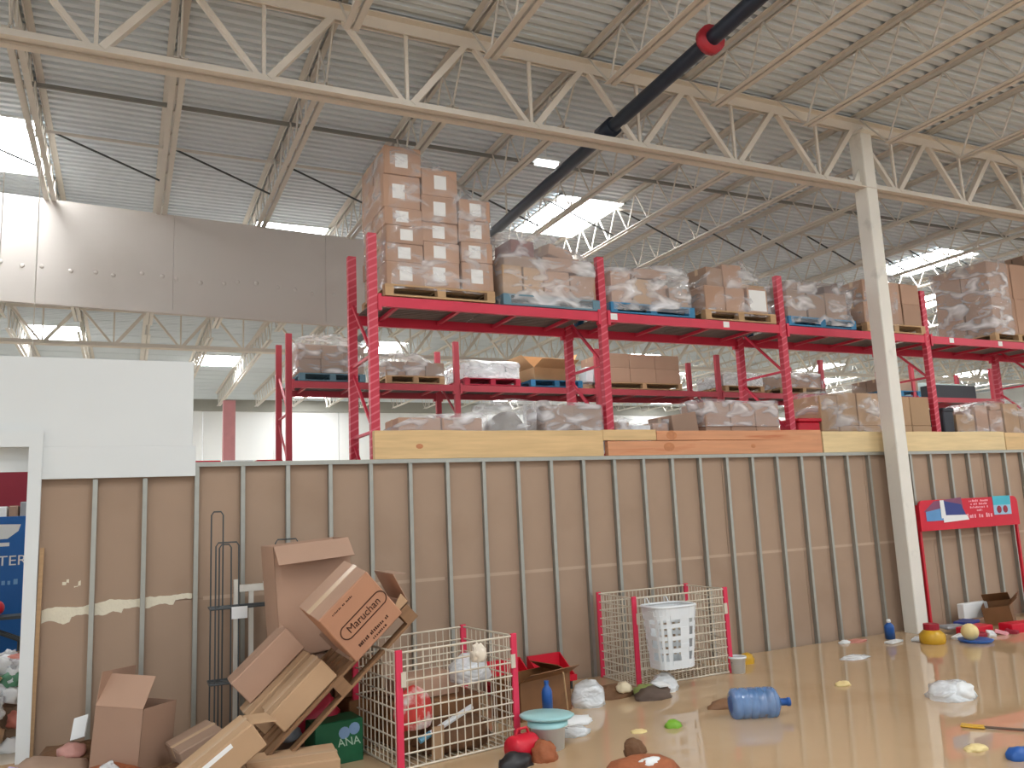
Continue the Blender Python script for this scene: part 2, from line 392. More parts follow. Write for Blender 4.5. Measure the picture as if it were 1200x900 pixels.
# bridging between joists
def bridging(y, diag, m, label, r=.02):
    b = thing('joist_bridging', label, 'bridging', (0, y, 0))
    MB().box(JX[0], JX[-1], -r*.6, r*.6, 7.185-r, 7.185+r).build('runner', m, b)
    if diag:
        dm = None
        for X in JX[:-1]:
            if X > 24 or X < -3: continue
            if dm is None: dm = MB().bar((.06, 0, 7.2), (1.44, 0, 6.68), .022, .022).mesh('diagonal')
            link('diagonal', dm, dark_m, b, (X, 0, 0))
bridging(4.4, True, dark_m, 'dark bridging bars between joists on the near side of the girder')
bridging(10.6, False, mat('grey_conduit', (128, 126, 120), .5), 'straight grey pipe run under the deck just beyond the girder', .026)
bridging(11.9, True, joist_m, 'bridging bars between joists in line with the bright skylights')
bridging(17.2, True, joist_m, 'bridging bars between joists beyond the hanging beige curtain wall')

# ------------------------------------------------------------------ roof deck
roof = empty_struct('ceiling')
prof = [(0, 0), (.06, 0), (.078, .05), (.12, .05), (.138, 0), (.15, 0)]
def deck_sheet(x0, x1):
    v = []
    for k in range(6):
        for y, z in prof[:-1]: v.append((y+.15*k, z))
    v.append((.9, 0)); mb = MB(); n = len(v)
    mb.add([(x0, y, z) for y, z in v]+[(x1, y, z) for y, z in v], [(i, i+1, n+i+1, n+i) for i in range(n-1)])
    mb.box(x0, x1, .885, .905, -.006, .002)
    return mb.mesh('deck_sheet')
dsh = deck_sheet(-12, 44)
y = -3.6
while y < 38: link('deck_sheet', dsh, deck_m, roof, (0, y, 7.2625)); y += .9
MB().box(-12, 44, -3.6, 38.5, 7.40, 7.45).build('roof_top', deck_m, roof)

# skylights, real and added (glowing panes set just under the deck between joists)
def skylight(i, x0, y0, ly=2.0, wx=1.36):
    s = empty_struct('window_%d' % i)
    MB().box(x0+.03, x0+wx-.03, y0+.03, y0+ly-.03, 7.252, 7.256).build('pane', sky_em, s)
    f = MB()
    f.box(x0, x0+.04, y0, y0+ly, 7.235, 7.262); f.box(x0+wx-.04, x0+wx, y0, y0+ly, 7.235, 7.262)
    f.box(x0, x0+wx, y0, y0+.04, 7.235, 7.262); f.box(x0, x0+wx, y0+ly-.04, y0+ly, 7.235, 7.262)
    f.build('frame', white_m, s)
k = 1
for yy in (-.8, 11.7, 24.2, 30.5, 34.8):  # last two rows are added to brighten the far end of the store
    for jx in range(-1, 5):
        skylight(k, -2.53+9.0*jx+(.45*jx if jx > 1 else (.2*jx)), yy); k += 1
for yy in (2.0, 14.6, 27.5):
    for jx in (0, 1, 2, 3):
        if yy == 14.6 and jx == 1: continue
        skylight(k, 2.0+9.0*jx, yy); k += 1

# ------------------------------------------------------------------ hanging curtain wall
cur = empty_struct('wall_curtain'); cur.rotation_euler = (0, 0, R(4.5)); cur.location = (1.02, -.03, 0)
x = -9.0
while x < 3.6:
    x1 = min(x+2.4, 3.7); MB().box(x+.002, x1-.002, 13.2, 13.25, 5.13, 6.66).build('curtain_panel', curtain_m, cur, bevel=.003); x += 2.4
MB().box(-9, 3.7, 13.18, 13.27, 5.08, 5.135).build('bottom_rail', curtain_m, cur)
mb = MB()
for k in range(60):
    X = -2.6+k*.3+random.uniform(-.06, .06)
    if X < 3.5: mb.lathe([(.035, 0), (.024, .01), (.001, .013)], 8, (0, 0, 0), T(X, 13.2, 5.65+random.uniform(-.05, .05)) @ Matrix.Rotation(R(90), 4, 'X'))
mb.build('fixing_heads', curtain_m, cur)['kind'] = 'stuff'

# far end wall
far = empty_struct('wall_far')
x = -12
while x < 58:
    MB().box(x+.01, x+2.99, 38, 38.1, 0, 6.75).build('wall_panel', farw_m, far); x += 3
MB().box(-12, 60, 37.9, 38.2, 6.75, 7.4).build('eaves_beam', farb_m, far)
MB().box(-12, 60, 37.86, 38, 3.0, 3.3).build('dado_rail', farb_m, far)
for X in (3.6, 6.2):
    pass

wr = empty_struct('wall_right')
y = 8.2
while y < 38:
    MB().box(44, 44.1, y+.01, min(y+2.99, 37.9), 0, 7.26).build('wall_panel', farw_m, wr); y += 3

# ------------------------------------------------------------------ dark pipe
pp = thing('suspended_pipe', 'thick dark blue pipe hung below the joists through the girder', 'pipe', (0,0,0))
P = lambda y: Vector((5.27+(y-5)*.04 if y < 12 else 5.55, y, 6.56))
MB().tube([P(-3), P(5), P(8.2), P(12), P(14.8), P(21)], .085, 12).build('pipe', pipe_m, pp, True)
MB().tube([P(8.02), P(8.32)], .12, 12).build('coupling', pipe_m, pp, True)
MB().tube([P(6.0), P(6.09)], .15, 14).build('clamp_ring', mat('clamp_red', (170, 40, 52), .5), pp, True)
MB().tube([P(6.04)+Vector((0,0,.1)), P(6.04)+Vector((.0,0,.7))], .022, 6).build('hanger_rod', joist_m, pp)
MB().tube([P(11.5)+Vector((0,0,.05)), P(11.5)+Vector((.0,0,.7))], .016, 6).build('hanger_rod', joist_m, pp)
# small ceiling lamp
lp = thing('ceiling_lamp', 'small white lamp hanging under the deck near the dark pipe', 'lamp', (5.55, 10.1, 6.93))
MB().box(-.17, .17, -.06, .06, 0, .05).build('diffuser', lamp_em, lp)
MB().box(-.2, .2, -.08, .08, .05, .09).build('housing', white_m, lp)
MB().tube([(0, 0, .09), (0, 0, .34)], .01, 5).build('stem', white_m, lp)

# ------------------------------------------------------------------ pallet racks
def rack_row(name, label, x0, bay, n, y0, dep, ztop, levels, rm=red_m, bmm=beam_m, skip=()):
    r_ = thing(name, label, 'rack', (x0, y0, 0))
    pm = MB(); pm.box(-.05, .05, -.04, .04, 0, ztop)
    pmesh = pm.mesh('post')
    br = MB(); z = .25; s = 1
    while z < ztop-.6:
        br.bar((0, .04, z), (0, dep-.04, z), .035, .03); br.bar((0, .04, z), (0, dep-.04, z+.75), .03, .03); z += .85
    brm = br.mesh('frame_bracing')
    for k in range(n+1):
        pa = link('post', pmesh, rm, r_, (bay*k, 0, 0)); pb = link('post', pmesh, rm, r_, (bay*k, dep, 0)); link('frame_bracing', brm, bmm, r_, (bay*k, 0, 0))
        for pq in (pa, pb): MB().box(-.09, .09, -.08, .08, 0, .02).build('foot_plate', bmm, pq)
    b1 = MB(); b1.box(.05, bay-.05, -.055, -.005, -.115, 0); b1.box(.05, .09, -.06, .0, -.16, .03); b1.box(bay-.09, bay-.05, -.06, 0, -.16, .03)
    b2 = MB(); b2.box(.05, bay-.05, .005, .055, -.115, 0); b2.box(.05, .09, 0, .06, -.16, .03); b2.box(bay-.09, bay-.05, 0, .06, -.16, .03)
    m1, m2 = b1.mesh('beam'), b2.mesh('beam')
    dk = MB(); nn = 2; wd = (bay-.12)/2
    dk.box(0, wd-.02, 0, dep, -.006, 0)
    for t in range(14): dk.box(0, wd-.02, .03+t*(dep-.06)/13-.004, .03+t*(dep-.06)/13+.004, -.014, -.006)
    dkm = dk.mesh('deck_panel')
    cb = MB().box(-.02, .02, 0, dep, -.06, -.02).mesh('deck_support')
    for z in levels:
        for k in range(n):
            link('beam', m1, bmm, r_, (bay*k, 0, z)); link('beam', m2, bmm, r_, (bay*k, dep, z))
            for q in range(2): link('deck_panel', dkm, wire_deck_m, r_, (bay*k+.07+q*wd, 0, z+.006))
            for q in range(4): link('deck_support', cb, bmm, r_, (bay*k+.35+q*(bay-.7)/3, 0, z))
    return r_
X0, BAY, RY, RD = 2.43, 2.98, 8.60, .90
ZB = 4.30
rack1 = rack_row('pallet_rack', 'crimson steel pallet rack standing directly behind the stud wall', X0, BAY, 5, RY, RD, 5.03, (2.50, ZB))
ZB2, RY2 = 4.20, 13.9
rack2 = rack_row('pallet_rack', 'crimson steel pallet rack second behind the stud wall, across an aisle', 2.45, 3.05, 6, RY2, 1.0, 5.02, (2.2, ZB2), pink_m, pink_m)
# shelf price tags on the front beam
for X in (5.55, 7.35, 11.9, 13.1):
    MB().box(X-.05, X+.05, RY-.062, RY-.056, ZB-.09, ZB-.01).build('price_tag', label_m, rack1, loc=(-X0, -RY, 0))
post = thing('red_steel_post', 'lone haze-tinted red steel post far beyond the racks against the white end wall', 'post', (2.42, 22.5, 0))
MB().box(-.15, .15, -.12, .12, 0, 5.05).build('shaft', mat('hazed_red_steel', (204, 140, 142), .6), post); MB().box(-.22, .22, -.2, .2, 0, .03).build('base_plate', pink_m, post)  # distance haze is mixed into the shaft's pale pink colour

# ------------------------------------------------------------------ timber on the wall
def timber(x0, x1, z0, h, th, y, m, label, name='timber_beam', ends=0, knots=()):
    n = 14; mb = MB(); vs = []; 
    for i in range(n+1):
        x = x0+(x1-x0)*i/n; j = noise.noise(Vector((x*1.3, z0, 1)))*.012
        vs += [(x, y, z0), (x, y+th, z0), (x, y+th, z0+h+j), (x, y, z0+h+j)]
    fs = [(0, 1, 2, 3), (4*n+3, 4*n+2, 4*n+1, 4*n)]
    for i in range(n):
        for q in range(4): fs.append((4*i+q, 4*i+4+q, 4*i+4+(q+1) % 4, 4*i+(q+1) % 4))
    mb.add(vs, fs); o = mb.build(name, m, None, bevel=.004)
    for kx, kz, kr in knots:
        MB().lathe([(kr, 0), (kr*.8, .002), (.001, .003)], 10, (0,0,0), T(kx, y+.001, z0+kz) @ Matrix.Rotation(R(90), 4, 'X') @ Matrix.Diagonal((1.5, 1, 1, 1))).build('knot', lumk_m, o)
    return tag(o, label, 'timber', 'heavy timbers along the top of the stud wall')
TZ = 2.453
timber(2.27, 4.98, TZ, .30, .075, WY-.045, lum_m, 'yellow squared timber lying on the wall top between the leftmost rack post and the reddish timber', knots=((2.75, .13, .03),))
timber(4.98, 5.72, TZ+.18, .13, .075, WY-.048, lum_m, 'short splintered timber piece sitting on the reddish timber', )
timber(5.04, 8.38, TZ, .175, .075, WY-.044, lumr_m, 'long reddish knotty timber, lower of two laid on the wall', knots=((5.9, .1, .06), (7.2, .1, .03)))
timber(5.73, 8.38, TZ+.178, .12, .075, WY-.041, lumr_m, 'long reddish timber, upper of two laid on the wall', knots=((5.95, .06, .06),))
timber(8.40, 12.15, TZ, .28, .075, WY-.044, lump_m, 'pale timber with dark marks lying behind the white column')
timber(12.17, 15.5, TZ, .27, .075, WY-.042, lum_m, 'yellow timber on the wall top above the red display stand')

# ------------------------------------------------------------------ pallets
PALLETS = {}
def pallet(x0, y0, z0, wx, dy, m, label, group=None, rot=None):
    t = thing('shipping_pallet', label, 'pallet', (x0, y0, z0), rot or (0,0,0), group)
    nb = 6; bw = dy/nb*.72
    for k in range(nb):
        yy = k*(dy-bw)/(nb-1); MB().box(0, wx, yy, yy+bw, .117, .137).build('deck_board', m, t)
    for k in range(3):
        xx = k*(wx-.1)/2
        for q in range(3):
            yy = q*(dy-.1)/2; MB().box(xx, xx+.1, yy, yy+.1, .02, .097).build('block', m, t)
        MB().box(xx, xx+.1, 0, dy, .097, .117).build('stringer_board', m, t)
    for q in range(3):
        yy = q*(dy-.1)/2; MB().box(0, wx, yy, yy+.1, 0, .02).build('bottom_board', m, t)
    return t
PH = .137

# ------------------------------------------------------------------ cartons
def carton(x, y, z, w_, d, h, label, m=card_m, group=None, rz=0, rot=None, tape=True, lab=None, name='carton', cat='box'):
    """closed carton; x,y,z = centre of its bottom"""
    b = .012
    mb = MB(); mb.box(-w_/2, w_/2, -d/2, d/2, 0, h)
    o = mb.build(name, m, None, bevel=.007)
    # two top flaps meeting in a seam
    f = MB(); f.box(-w_/2+.008, w_/2-.008, -d/2+.008, -.002, h, h+.004); f.box(-w_/2+.008, w_/2-.008, .002, d/2-.008, h, h+.004); f.build('top_flaps', m, o)
    if tape:
        t = MB(); t.box(-w_/2-.001, w_/2+.001, -.03, .03, h+.004, h+.0055); t.box(-w_/2-.0015, -w_/2, -.03, .03, h-.08, h+.005); t.box(w_/2, w_/2+.0015, -.03, .03, h-.08, h+.005); t.build('tape', tape_m, o)
    if lab:
        lx, lz, lw, lh = lab
        MB().box(lx-lw/2, lx+lw/2, -d/2-.003, -d/2+.001, lz-lh/2, lz+lh/2).build('shipping_label', label_m, o)
    o.location = (x, y, z); o.rotation_euler = rot or (0, 0, rz)
    return tag(o, label, cat, group)
# ------------------------------------------------------------------ open cartons
def flap(parent, hinge, axis, w_, l, ang, m):
    """flap hinged at a top edge: axis 'x' edge runs along X"""
    mb = MB()
    if axis == 'x': mb.box(-w_/2, w_/2, 0, l, -.003, .003); o = mb.build('flap', m, parent); o.rotation_euler = (ang, 0, 0)
    else: mb.box(0, l, -w_/2, w_/2, -.003, .003); o = mb.build('flap', m, parent); o.rotation_euler = (0, ang, 0)
    o.location = hinge; return o
def open_carton(x, y, z, w_, d, h, label, m=card_m, rot=(0,0,0), fl=(1,1,1,1), angs=(100, 110, 120, 105), fd=.5):
    t = thing('open_carton', label, 'box', (x, y, z), rot)
    e = .005
    mb = MB(); mb.box(-w_/2, w_/2, -d/2, d/2, 0, .006)
    mb.box(-w_/2, w_/2, -d/2, -d/2+e, 0, h); mb.box(-w_/2, w_/2, d/2-e, d/2, 0, h); mb.box(-w_/2, -w_/2+e, -d/2, d/2, 0, h); mb.box(w_/2-e, w_/2, -d/2, d/2, 0, h)
    mb.build('walls', m, t)
    L = d*fd
    if fl[0]: flap(t, (0, -d/2, h), 'x', w_-.01, L, R(180-angs[0]) if False else R(angs[0]), m)     # front edge (90 = straight up)
    if fl[1]: flap(t, (0, d/2, h), 'x', w_-.01, L, R(angs[1]), m)
    if fl[2]: flap(t, (-w_/2, 0, h), 'y', d-.01, L, R(-angs[2]), m)
    if fl[3]: flap(t, (w_/2, 0, h), 'y', d-.01, L, R(-angs[3]), m)
    return t

ORD = ['bottom', 'second', 'third', 'fourth', 'fifth', 'sixth', 'seventh']
def column_of(x, y, z, w_, d, hs, label, m=card_m, group=None, jit=.012, lab=True, tape=True, col=''):
    base = label
    for li, h in enumerate(hs):
        label = '%s, %s layer, %s' % (base, ORD[li], col)
        lb = (random.uniform(-.05, .02), h*.5, .15, min(.17, h*.62)) if lab else None
        carton(x+random.uniform(-jit, jit), y+random.uniform(-jit, jit), z, w_-.008, d-.008, h-.006, label, m, group, random.uniform(-.02, .02), lab=lb, tape=tape)
        z += h
def wrap(x0, x1, y0, y1, z0, prof, label, m=film_m, seed=0, amp=.02, group='stretch film around the pallet loads', sag=.85):
    """film draped tight round a load; prof = [(x fraction, top z)]"""
    def H(x):
        t = (x-x0)/(x1-x0)
        for (a, za), (b, zb) in zip(prof, prof[1:]):
            if a <= t <= b: return za+(zb-za)*(t-a)/(b-a)
        return prof[-1][1] if t > .5 else prof[0][1]
    N_ = 56; per = []; cx, cy = (x0+x1)/2, (y0+y1)/2; hx, hy = (x1-x0)/2, (y1-y0)/2
    for k in range(N_):
        t = 2*math.pi*k/N_; c, s = math.cos(t), math.sin(t); e = .22
        per.append((hx*math.copysign(abs(c)**e, c), hy*math.copysign(abs(s)**e, s)))
    mb = MB(); rows = [(v/7, 1.0) for v in range(8)] + [(1.0, .93), (1.0, .6), (1.0, .3)]
    for v, sc in rows:
        for px, py in per:
            X_, Y_ = cx+px*sc, cy+py*sc; Z_ = z0+(H(X_)-z0)*v
            n = noise.noise_vector(Vector((X_*3.5+seed, Y_*3.5, Z_*4.5)))*amp
            mb.v.append((X_+n.x, Y_+n.y, Z_+n.z*.6))
    for i in range(len(rows)-1):
        for k in range(N_): mb.f.append((i*N_+k, i*N_+(k+1) % N_, (i+1)*N_+(k+1) % N_, (i+1)*N_+k))
    mb.f.append(tuple((len(rows)-1)*N_+k for k in range(N_)))
    o = mb.build('stretch_film', m, None, True); return tag(o, label, 'plastic film', group)

# ---- tall stack on the wooden pallet (left end of the rack)
zb = ZB+.012
pallet(2.56, RY-.07, zb, 1.34, 1.0, wood_m, 'wooden pallet under the tall stack of labelled cartons')
zl = zb+PH+.003; g = 'labelled cartons of the tall stack'; lb = 'labelled carton of the tall stack'
for yy, rw in ((RY+.19, 'front'), (RY+.67, 'rear')):
    column_of(2.80, yy, zl, .45, .47, [.27, .22, .21, .21, .40, .34], lb, card_m, g, col='tallest %s column' % rw)
    column_of(3.25, yy, zl, .45, .47, [.31, .24, .24, .32, .34], lb, card_m, g, col='middle %s column' % rw)
    column_of(3.69, yy, zl, .41, .47, [.34, .25, .27, .26], lb, card_m, g, col='shortest %s column' % rw)
wrap(2.56, 3.93, RY-.065, RY+.93, zl-.05, [(0, 6.13), (.33, 6.12), (.37, 5.93), (.69, 5.92), (.74, 5.6), (1, 5.58)], 'clear film around the tall stack of labelled cartons', film_m, 1, .012)
# ---- second load, faded blue pallet
pallet(4.02, RY-.05, zb, 1.34, .95, bluegrey_m, 'faded blue pallet beside the tall carton stack')
g = 'cartons on the faded blue pallet'; lb = 'filmed carton on faded blue pallet'
carton(4.16, RY+.2, zl, .26, .45, .36, lb, card2_m, g); carton(4.44, RY+.2, zl, .27, .45, .35, lb, card2_m, g, .03)
carton(4.77, RY+.2, zl, .36, .45, .33, lb, card_m, g); carton(5.15, RY+.2, zl, .36, .45, .30, lb, card_m, g, -.04)
carton(4.3, RY+.68, zl, .5, .42, .42, lb, card3_m, g); carton(4.9, RY+.68, zl, .55, .42, .4, lb, card_m, g)
carton(4.30, RY+.25, zl+.37, .46, .42, .14, lb, card3_m, g, .05); carton(4.88, RY+.22, zl+.345, .5, .42, .18, lb, card_m, g, -.08)
carton(4.36, RY+.3, zl+.53, .34, .4, .2, 'dull red carton on top of the faded blue pallet load', mat('dull_red_card', (132, 84, 78), .7, var=.1), None, .1, tape=False)
carton(4.86, RY+.25, zl+.545, .4, .36, .14, 'tilted brown carton topping the faded blue pallet load', card_m, None, rot=(0, R(9), .2))
wrap(4.0, 5.36, RY-.06, RY+.93, zl-.12, [(0, 5.22), (.45, 5.25), (.6, 5.2), (.85, 5.02), (1, 4.85)], 'wrinkled film around the load on the faded blue pallet', filmh_m, 2, .035)
# ---- third load, bright blue pallet
pallet(5.52, RY-.05, zb, 1.32, .95, blue_m, 'bright blue pallet right of the second rack post')
g = 'cartons on the bright blue pallet'; lb = 'filmed carton on bright blue pallet'
carton(5.72, RY+.2, zl, .3, .42, .42, lb, card_m, g); carton(6.03, RY+.2, zl, .3, .42, .34, lb, card2_m, g, .05); carton(6.32, RY+.22, zl, .28, .42, .16, lb, card_m, g, -.08)
carton(6.62, RY+.2, zl, .3, .42, .26, lb, card3_m, g); carton(6.35, RY+.25, zl+.17, .3, .4, .14, lb, card_m, g, .1)
carton(5.9, RY+.66, zl, .6, .42, .45, lb, card_m, g); carton(6.5, RY+.66, zl, .5, .42, .42, lb, card3_m, g)
carton(6.33, RY+.4, zl+.43, .55, .42, .13, 'flat brown carton lying across the bright blue pallet load', card_m, None, rot=(0, R(-3), .05))
wrap(5.5, 6.86, RY-.06, RY+.93, zl-.1, [(0, 4.92), (.3, 4.93), (.5, 5.0), (.9, 5.0), (1, 4.8)], 'loose film around the load on the bright blue pallet', filmh_m, 3, .04)
# ---- fourth load, wooden pallet
pallet(7.02, RY-.05, zb, 1.24, .95, wood_m, 'wooden pallet in the second bay carrying plain square cartons')
g = 'square cartons in the second bay'; lb = 'plain square carton on second-bay pallet'
for X in (7.22, 7.57):
    for yy in (RY+.17, RY+.6): carton(X, yy, zl, .34, .4, .34, lb, card_m, g, tape=False)
carton(7.97, RY+.17, zl, .36, .4, .36, 'brown carton with a white paper sheet on its front', card_m, None, lab=(.0, .18, .3, .3)); carton(7.97, RY+.6, zl, .4, .42, .36, lb, card_m, g)
carton(7.27, RY+.22, zl+.35, .3, .38, .27, lb, card3_m, g, .1); carton(7.62, RY+.22, zl+.35, .32, .36, .34, lb, card_m, g, -.06); carton(7.98, RY+.3, zl+.375, .42, .5, .05, 'thin flat carton on the square cartons', card2_m)
wrap(7.0, 8.28, RY-.04, RY+.9, zl-.05, [(0, 4.85), (.2, 5.08), (.5, 5.18), (.75, 5.1), (1, 4.95)], 'thin film over the square cartons in the second bay', film_m, 4, .03)
# ---- fifth load, blue pallet
pallet(8.5, RY-.05, zb, 1.32, .95, blue_m, 'blue pallet in the third bay under a messy wrapped load')
g = 'cartons in the third bay'; lb = 'carton in the messy third-bay load'
for X, w_, h in ((8.72, .36, .4), (9.1, .34, .36), (9.5, .42, .4)):
    carton(X, RY+.2, zl, w_, .42, h, lb, card3_m, g); carton(X, RY+.65, zl, w_, .42, h+.08, lb, card_m, g)
carton(8.86, RY+.25, zl+.42, .5, .4, .12, lb, card3_m, g, .05); carton(9.6, RY+.3, zl+.42, .4, .3, .17, 'dark open-looking carton sitting crooked on the third-bay load', mat('dark_card', (110, 84, 74), .7), None, rot=(0, R(-14), .2), tape=False)
wrap(8.46, 9.86, RY-.06, RY+.93, zl-.1, [(0, 4.98), (.5, 5.0), (.8, 4.98), (1, 4.8)], 'messy bright film around the third-bay load', filmh_m, 5, .05)
# ---- sixth load beside the column
pallet(10.05, RY-.05, zb, 1.28, .95, wood_m, 'wooden pallet beside the white column')
g = 'cartons beside the column'; lb = 'brown carton beside the white column'
for X in (10.25, 10.67, 11.1):
    for yy, rw in ((RY+.18, 'front row'), (RY+.62, 'rear row')): column_of(X, yy, zl, .41, .42, [.34, .33], lb, card_m, g, lab=False, col=rw+{10.25: ' hidden by the column', 10.67: ' middle', 11.1: ' by the rack post'}[X])
wrap(10.03, 10.85, RY-.05, RY+.85, zl-.03, [(0, 5.2), (.5, 5.24), (1, 5.2)], 'film over the left half of the load beside the white column', film_m, 6, .03)
# ---- seventh load: tall plain cartons
pallet(13.02, RY-.05, zb, 1.3, 1.05, wood_m, 'wooden pallet under the tall plain cartons at the right')
g = 'tall plain cartons'; lb = 'large plain brown carton of the tall half-wrapped stack'
for X in (13.36, 13.99):
    for yy, rw in ((RY+.22, 'front row'), (RY+.74, 'rear row')): column_of(X, yy, zl, .62, .5, [.62, .62], lb, card_m, g, lab=False, col=rw+(' with grey film' if X < 13.5 else ' without film'))
wrap(12.99, 13.6, RY-.06, RY+1.05, zl-.03, [(0, 5.72), (1, 5.74)], 'grey film on the side of the tall plain carton stack', filmh_m, 7, .03)
pallet(14.5, RY-.05, zb, 1.2, 1.0, wood_m, 'wooden pallet under the tallest dark cartons at the rack end')
g = 'dark tall cartons'; lb = 'dark brown carton of the rack-end stack'
for X in (14.8, 15.38):
    for yy, rw in ((RY+.22, 'front row'), (RY+.7, 'rear row')): column_of(X, yy, zl, .57, .47, [.5, .5, .55], lb, card3_m, g, lab=False, col=rw+(' next to the plain cartons' if X < 15 else ' at the pallet end'))

# ---- lower rack level, seen over the timbers
zc = 2.512
def low(x, y, w_, d, h, label, m=card_m, group=None, rz=0, **k): return carton(x, y, zc, w_, d, h, label, m, group, rz, **k)
g = 'flat cartons in the lowest bay'; lb = 'flat carton behind the yellow timber'
for i in range(3):
    for q, (X, w_) in enumerate(((2.95, .5), (3.46, .5))):
        carton(X+random.uniform(-.03, .03), RY+.25, zc+.005+i*.145, w_, .5, .14, lb, card3_m if i % 2 else card_m, g, random.uniform(-.08, .08))
wrap(2.66, 3.78, RY-.03, RY+.55, zc, [(0, 2.86), (.25, 2.98), (1, 3.02)], 'crinkled film over the flat cartons behind the yellow timber', filmh_m, 8, .03)
b = blob('plastic_bundle', mat('grey_bundle', (150, 144, 136), .5, var=.25, scale=7, bump=.4), .29, .28, .36, 4, .12, 1.5); b.location = (4.12, RY+.3, zc); tag(b, 'clear-wrapped greyish bundle between flat cartons and whitish wrapped cartons', 'bundle')
wrap(3.8, 4.44, RY-.0, RY+.62, zc, [(0, 3.15), (.5, 3.18), (1, 3.15)], 'shiny film round the greyish bundle', filmh_m, 9, .03)
g = 'whitish wrapped cartons'; lb = 'long white-filmed carton behind yellow timber'
for X in (4.72, 5.12):
    for i in range(2): carton(X, RY+.25, zc+.005+.3*i, .4, .5, .3-.006, lb, card3_m, g)
wrap(4.47, 5.36, RY-.03, RY+.58, zc, [(0, 3.17), (.5, 3.15), (1, 3.12)], 'whitish film over the long cartons left of the second rack post', filmh_m, 10, .02)
for i, (X, w_, h) in enumerate(((5.62, .22, .4), (5.9, .3, .36), (6.2, .24, .39))):
    low(X, RY+.2, w_, .35, h, 'small wrapped carton past second post', (card3_m, whitep_m, card_m)[i], 'small cartons right of the second rack post')
wrap(5.5, 6.36, RY-.02, RY+.42, zc, [(0, 3.0), (.3, 2.93), (1, 2.95)], 'film over the small cartons right of the second rack post', film_m, 11, .03)
low(6.62, RY+.25, .42, .5, .52, 'tilted carton leaning against the stacked pair behind the reddish timber', card3_m, rot=(0, R(-8), .05))
g = 'cartons behind the reddish timber'; lb = 'tan carton behind the reddish timber'
for X in (7.12, 7.55, 7.98):
    carton(X, RY+.25, zc+.002, .42, .5, .34, lb, card_m, g, tape=False); carton(X, RY+.25, zc+.35, .42, .5, .32, lb, card_m, g, tape=False)
wrap(6.88, 8.22, RY-.03, RY+.58, zc+.35, [(0, 3.24), (.4, 3.2), (1, 3.22)], 'whitish film band on the cartons left of the third rack post', filmh_m, 12, .02)
rb = thing('red_plastic_bin', 'red plastic bin beside the third rack post on the lower level', 'bin', (8.75, RY+.2, zc))
MB().box(-.2, .2, -.2, .2, 0, .42).build('tub', red_pl_m, rb, bevel=.02); MB().box(-.22, .22, -.22, .22, .42, .47).build('rim', red_pl_m, rb, bevel=.01)
g = 'large cartons left of the column'; lb = 'large scuffed carton on the lower level'
for X, w_ in ((9.15, .34), (9.52, .38), (9.98, .5)):
    hs = (.36, .48) if X != 9.15 else (.8,)
    z = zc+.003
    for h in hs: carton(X, RY+.27, z, w_, .52, h, lb, card2_m, g, random.uniform(-.03, .03)); z += h+.006
wrap(8.98, 10.25, RY-.03, RY+.6, zc, [(0, 3.35), (.3, 3.5), (.7, 3.46), (1, 3.36)], 'film over the large cartons left of the white column', film_m, 13, .04)
g = 'cartons right of the column'; lb = 'carton between white column and fourth post'
for X in (10.62, 11.05):
    z = zc+.003
    for h in (.36, .44): carton(X, RY+.25, z, .42, .5, h, lb, card2_m, g); z += h+.006
kb = thing('black_crate', 'tall black plastic crate right of the fourth rack post on the lower level', 'crate', (11.75, RY+.25, zc))
MB().box(-.12, .12, -.2, .2, 0, .62).build('body', mat('black_plastic', (44, 46, 54), .5), kb, bevel=.015); MB().box(-.135, .135, -.215, .215, .6, .66).build('rim', MATS['black_plastic'], kb, bevel=.01)
g = 'wrapped cartons above the red sign'; lb = 'carton in the film-draped heap'
for X, w_, h in ((12.12, .4, .55), (12.5, .32, .7), (12.85, .34, .62), (13.25, .4, .74), (13.7, .44, .66)):
    carton(X, RY+.25, zc+.003, w_, .45, h, lb, card2_m if w_ > .35 else card_m, g, random.uniform(-.08, .08))
carton(12.95, RY+.2, zc+.64, .42, .3, .1, 'flat carton tilted on top of the film-draped heap', card_m, None, rot=(0, R(-10), .1))
wrap(11.9, 14.0, RY-.06, RY+.6, zc, [(0, 3.05), (.25, 3.28), (.6, 3.34), (1, 3.2)], 'draped film over the heap above the red display stand', film_m, 14, .06)

# ---- second rack row
z2 = ZB2+.012; zq = z2+PH+.003
def load2(x0, w_, pm, plabel, cm, hs, clabel, ncol, flabel=None, seed=0, top=None, fm=filmh_m):
    pallet(x0, RY2-.04, z2, w_, 1.0, pm, plabel)
    cw = w_/ncol
    for c in range(ncol):
        for yy, rw in ((RY2+.22, 'front row'), (RY2+.68, 'rear row')):
            column_of(x0+cw*(c+.5), yy, zq, cw, .46, hs, clabel, cm, clabel.split(' on ')[0]+' on the second rack', lab=False, col='%s column of %s' % (ORD[c].replace('bottom', 'first'), rw))
    if flabel: wrap(x0-.03, x0+w_+.03, RY2-.06, RY2+.95, zq, top or [(0, zq+sum(hs)+.06), (1, zq+sum(hs)+.05)], flabel, fm, seed, .04)
load2(2.62, 1.15, bluegrey_m, 'faded blue pallet at the left end of the second rack', card3_m, [.25, .25], 'grey-brown carton on second rack', 3, 'billowing film over the left-end load of the second rack', 20, [(0, 4.93), (.3, 5.06), (.7, 5.03), (1, 4.85)])
load2(4.15, 1.1, wood_m, 'wooden pallet in the first bay of the second rack', card3_m, [.26], 'dark carton on second rack', 3, 'milky film falling over the first-bay load of the second rack', 21, [(0, 4.75), (.5, 4.78), (1, 4.45)])
load2(5.65, 1.15, redp_m, 'red pallet in the second bay of the second rack', paper_m, [.28], 'white parcel on second-rack red pallet', 4, 'film over the white parcels of the second rack', 22)
pallet(7.02, RY2-.04, z2, 1.15, 1.0, blue_m, 'bright blue pallet in the second bay of the second rack')
